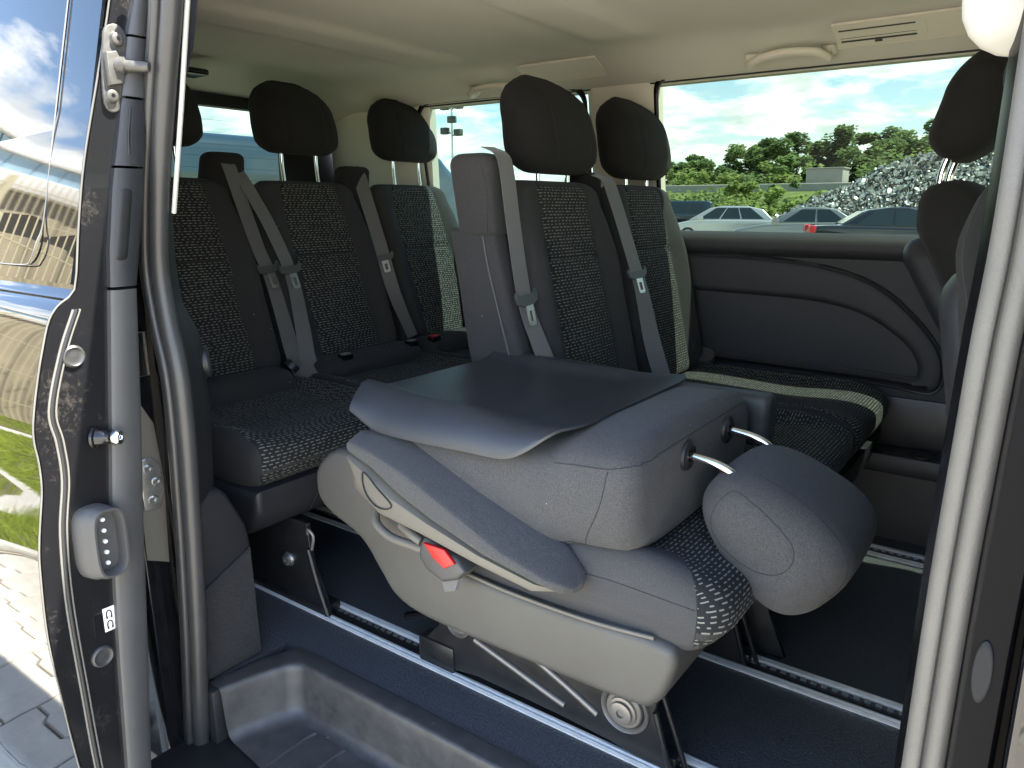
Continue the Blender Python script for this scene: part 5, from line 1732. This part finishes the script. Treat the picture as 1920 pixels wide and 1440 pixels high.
# scrap metal heap
def heap():
    rg = random.Random(11)
    cx, cy, rx, ry, hh = -0.6, 34.0, 10.6, 5.0, 4.5
    def hz(x, y):
        d = math.hypot((x - cx) / rx, (y - cy) / ry)
        return max(0, 1 - d) ** 0.75 * hh * (1 + 0.18 * noise.noise(Vector((x * 0.5, y * 0.5, 0)))) if d < 1 else 0
    V, F = [], []
    n = 60
    for i in range(n + 1):
        for j in range(n + 1):
            x, y = cx - rx + 2 * rx * i / n, cy - ry + 2 * ry * j / n
            V.append((x, y, GZ + hz(x, y) + 0.25 * noise.noise(Vector((x * 2.2, y * 2.2, 4))) * (hz(x, y) > 0)))
    for i in range(n):
        for j in range(n):
            F.append((i * (n + 1) + j, (i + 1) * (n + 1) + j, (i + 1) * (n + 1) + j + 1, i * (n + 1) + j + 1))
    MI = [1] * len(F)
    for k in range(30000):
        a, d = rg.uniform(0, 6.283), math.sqrt(rg.random())
        x, y = cx + rx * d * math.cos(a), cy + ry * d * math.sin(a)
        if y > cy + 1.5:
            continue
        z = GZ + hz(x, y) + rg.uniform(-0.05, 0.25)
        s = rg.uniform(0.03, 0.05) + 0.10 * rg.random() ** 3
        q = Matrix.Rotation(rg.uniform(0, 6.28), 3, 'Z') @ Matrix.Rotation(rg.uniform(0, 3.14), 3, 'X') @ Matrix.Rotation(rg.uniform(0, 3.14), 3, 'Y')
        b = len(V)
        bend = rg.uniform(-0.4, 0.4) * s
        for (u, v, w_) in ((-s, -s * 0.5, 0), (0, -s * 0.6, bend), (s, -s * 0.4, 0), (s, s * 0.5, 0), (0, s * 0.5, bend), (-s, s * 0.4, 0)):
            V.append(Vector((x, y, z)) + q @ Vector((u, v, w_)))
        F += [(b, b + 1, b + 4, b + 5), (b + 1, b + 2, b + 3, b + 4)]
        MI += [0 if rg.random() < 0.8 else 1] * 2
    o = mk('scrap_heap', V, F, ['scrap', 'scrap_dark'], None, smooth=False, mi=MI)
    tag(o, 'big heap of grey scrap metal beyond the parked cars', 'scrap heap', kind='stuff')
heap()
# rubble and dark debris between the cars and the heap
for k, (x, y, s) in enumerate(((-7.3, 30.5, 0.75), (-6.0, 31.0, 0.9), (-8.6, 31.5, 0.6), (-5.0, 32.0, 0.8), (-9.8, 33.0, 0.7))):
    bm = bmesh.new()
    bmesh.ops.create_icosphere(bm, subdivisions=3, radius=1)
    for v in bm.verts:
        v.co *= 0.8 + 0.5 * noise.noise(v.co * 1.7 + Vector((k * 5, 0, 0)))
        v.co = Vector((x + v.co.x * s * 1.5, y + v.co.y * s, GZ + max(-0.02, v.co.z * s * 0.9 + 0.3 * s)))
    o = from_bm('rubble_pile', bm, 'scrap_dark' if k % 2 else 'concrete', None, autosharp=30)
    tag(o, ['pale rubble lump behind the silver estate car', 'dark debris pile left of the scrap heap, nearest to it but one', 'pale rubble lump just right of the off-road car', 'dark debris pile touching the left foot of the scrap heap', 'pale rubble lump furthest back behind the silver car'][k], 'rubble', 'rubble between the cars and the heap')

# ---- trees
def tree(name, label, x, y, h, r, m, seed, group, cat='tree', trunk=True, nleaf=2600, leaf=0.26):
    rg = random.Random(seed)
    t = root(name, label, cat, (x, y, GZ), group)
    if trunk:
        lines = [[(x, y, GZ), (x + rg.uniform(-.3, .3), y, GZ + h * 0.35), (x + rg.uniform(-.4, .4), y, GZ + h * 0.8)]]
        for k in range(5):
            a = rg.uniform(0, 6.28)
            z0 = GZ + h * rg.uniform(0.25, 0.5)
            lines.append([(x, y, z0), (x + math.cos(a) * r * 0.35, y + math.sin(a) * r * 0.35, z0 + h * 0.14), (x + math.cos(a) * r * 0.7, y + math.sin(a) * r * 0.7, z0 + h * 0.3)])
        tubes('trunk', lines, lambda q: 0.19 * (1 - 0.75 * q), 'bark', t, n=6, k=4)
    V, F = [], []
    cl = []
    nc = 26
    for k in range(nc):
        f = rg.random()
        zz_ = lerp(0.16 if trunk else 0.05, 0.96, f)
        rad = r * math.sqrt(max(0.05, 1 - ((zz_ - 0.5) / 0.52) ** 2))
        a, d = rg.uniform(0, 6.28), math.sqrt(rg.random())
        cl.append((x + math.cos(a) * rad * d, y + math.sin(a) * rad * d, GZ + h * zz_, r * rg.uniform(0.22, 0.42)))
    for k in range(nleaf):
        c = cl[rg.randrange(nc)]
        u = Vector((rg.gauss(0, 1), rg.gauss(0, 1), rg.gauss(0, 1)))
        u = u.normalized() * c[3] * rg.uniform(0.55, 1.05)
        p = Vector(c[:3]) + Vector((u.x, u.y, u.z * 0.8))
        if p.z > GZ + h * 1.02 or p.z < GZ + 0.1:
            continue
        q = Matrix.Rotation(rg.uniform(0, 6.28), 3, 'Z') @ Matrix.Rotation(rg.uniform(-1.2, 1.2), 3, 'X')
        s = leaf * rg.uniform(0.6, 1.4)
        b = len(V)
        for (e, f) in ((-s, 0), (0, -s * 0.6), (s, 0), (0, s * 0.6)):
            V.append(p + q @ Vector((e, f, 0)))
        F.append((b, b + 1, b + 2, b + 3))
    mk('crown', V, F, m, t, smooth=False)
    return t
rg = random.Random(5)
TL = []
n = 20
ord_ = ['first', 'second', 'third', 'fourth', 'fifth', 'sixth', 'seventh', 'eighth', 'ninth', 'tenth', 'eleventh', 'twelfth', 'thirteenth', 'fourteenth', 'fifteenth', 'sixteenth', 'seventeenth', 'eighteenth', 'nineteenth', 'twentieth']
hs = [6.3, 6.7, 6.2, 7.4, 6.8, 7.3, 8.2, 8.6, 7.9, 8.8, 8.1, 9.3, 8.9, 9.1, 8.4, 8.0, 9.9, 9.7, 9.2, 9.0]
for k in range(n):
    x = lerp(-42, -4, k / (n - 1)) + rg.uniform(-0.6, 0.6)
    tree('broadleaf_tree', 'leafy tree in the tree line past the road, %s from the left' % ord_[k], x, 84 + rg.uniform(-3, 3), hs[k], rg.uniform(2.5, 3.1), ['leaf_a', 'leaf_b', 'leaf_a', 'leaf_b'][k % 4], 20 + k, 'trees along the far road', nleaf=7500, leaf=0.20)
BU = [(-36, 73.5, 4.6, 2.2), (-31, 74, 5.2, 2.4), (-27.5, 74, 4.7, 2.3), (-22.5, 73.5, 5.6, 2.4), (-19.5, 73.8, 5.2, 2.0), (-13.5, 73.5, 6.2, 2.6), (-9.5, 74, 6.4, 2.8), (-25, 74, 4.5, 2.4),
      (-22, 53, 2.7, 2.2), (-17, 52, 2.7, 2.2), (-13, 51, 2.4, 2.0), (-19.5, 56, 3.2, 1.6), (-26, 54, 2.6, 2.0), (-16.3, 55, 5.0, 1.1)]
BU = sorted(BU[:8], key=lambda b: b[0] / b[1]) + sorted(BU[8:], key=lambda b: b[0] / b[1])
for k, (x, y, h, r) in enumerate(BU):
    far_ = y > 60
    i = k if far_ else k - 8
    tree('shrub', ('light green bush behind the road below the tall trees, %s from the left' if far_ else 'low green bush on the slope before the road, %s from the left') % ord_[i], x, y, h, r, 'leaf_c' if k % 3 else 'leaf_a', 60 + k, 'bushes along the road', 'bush', trunk=False, nleaf=1300, leaf=0.2)
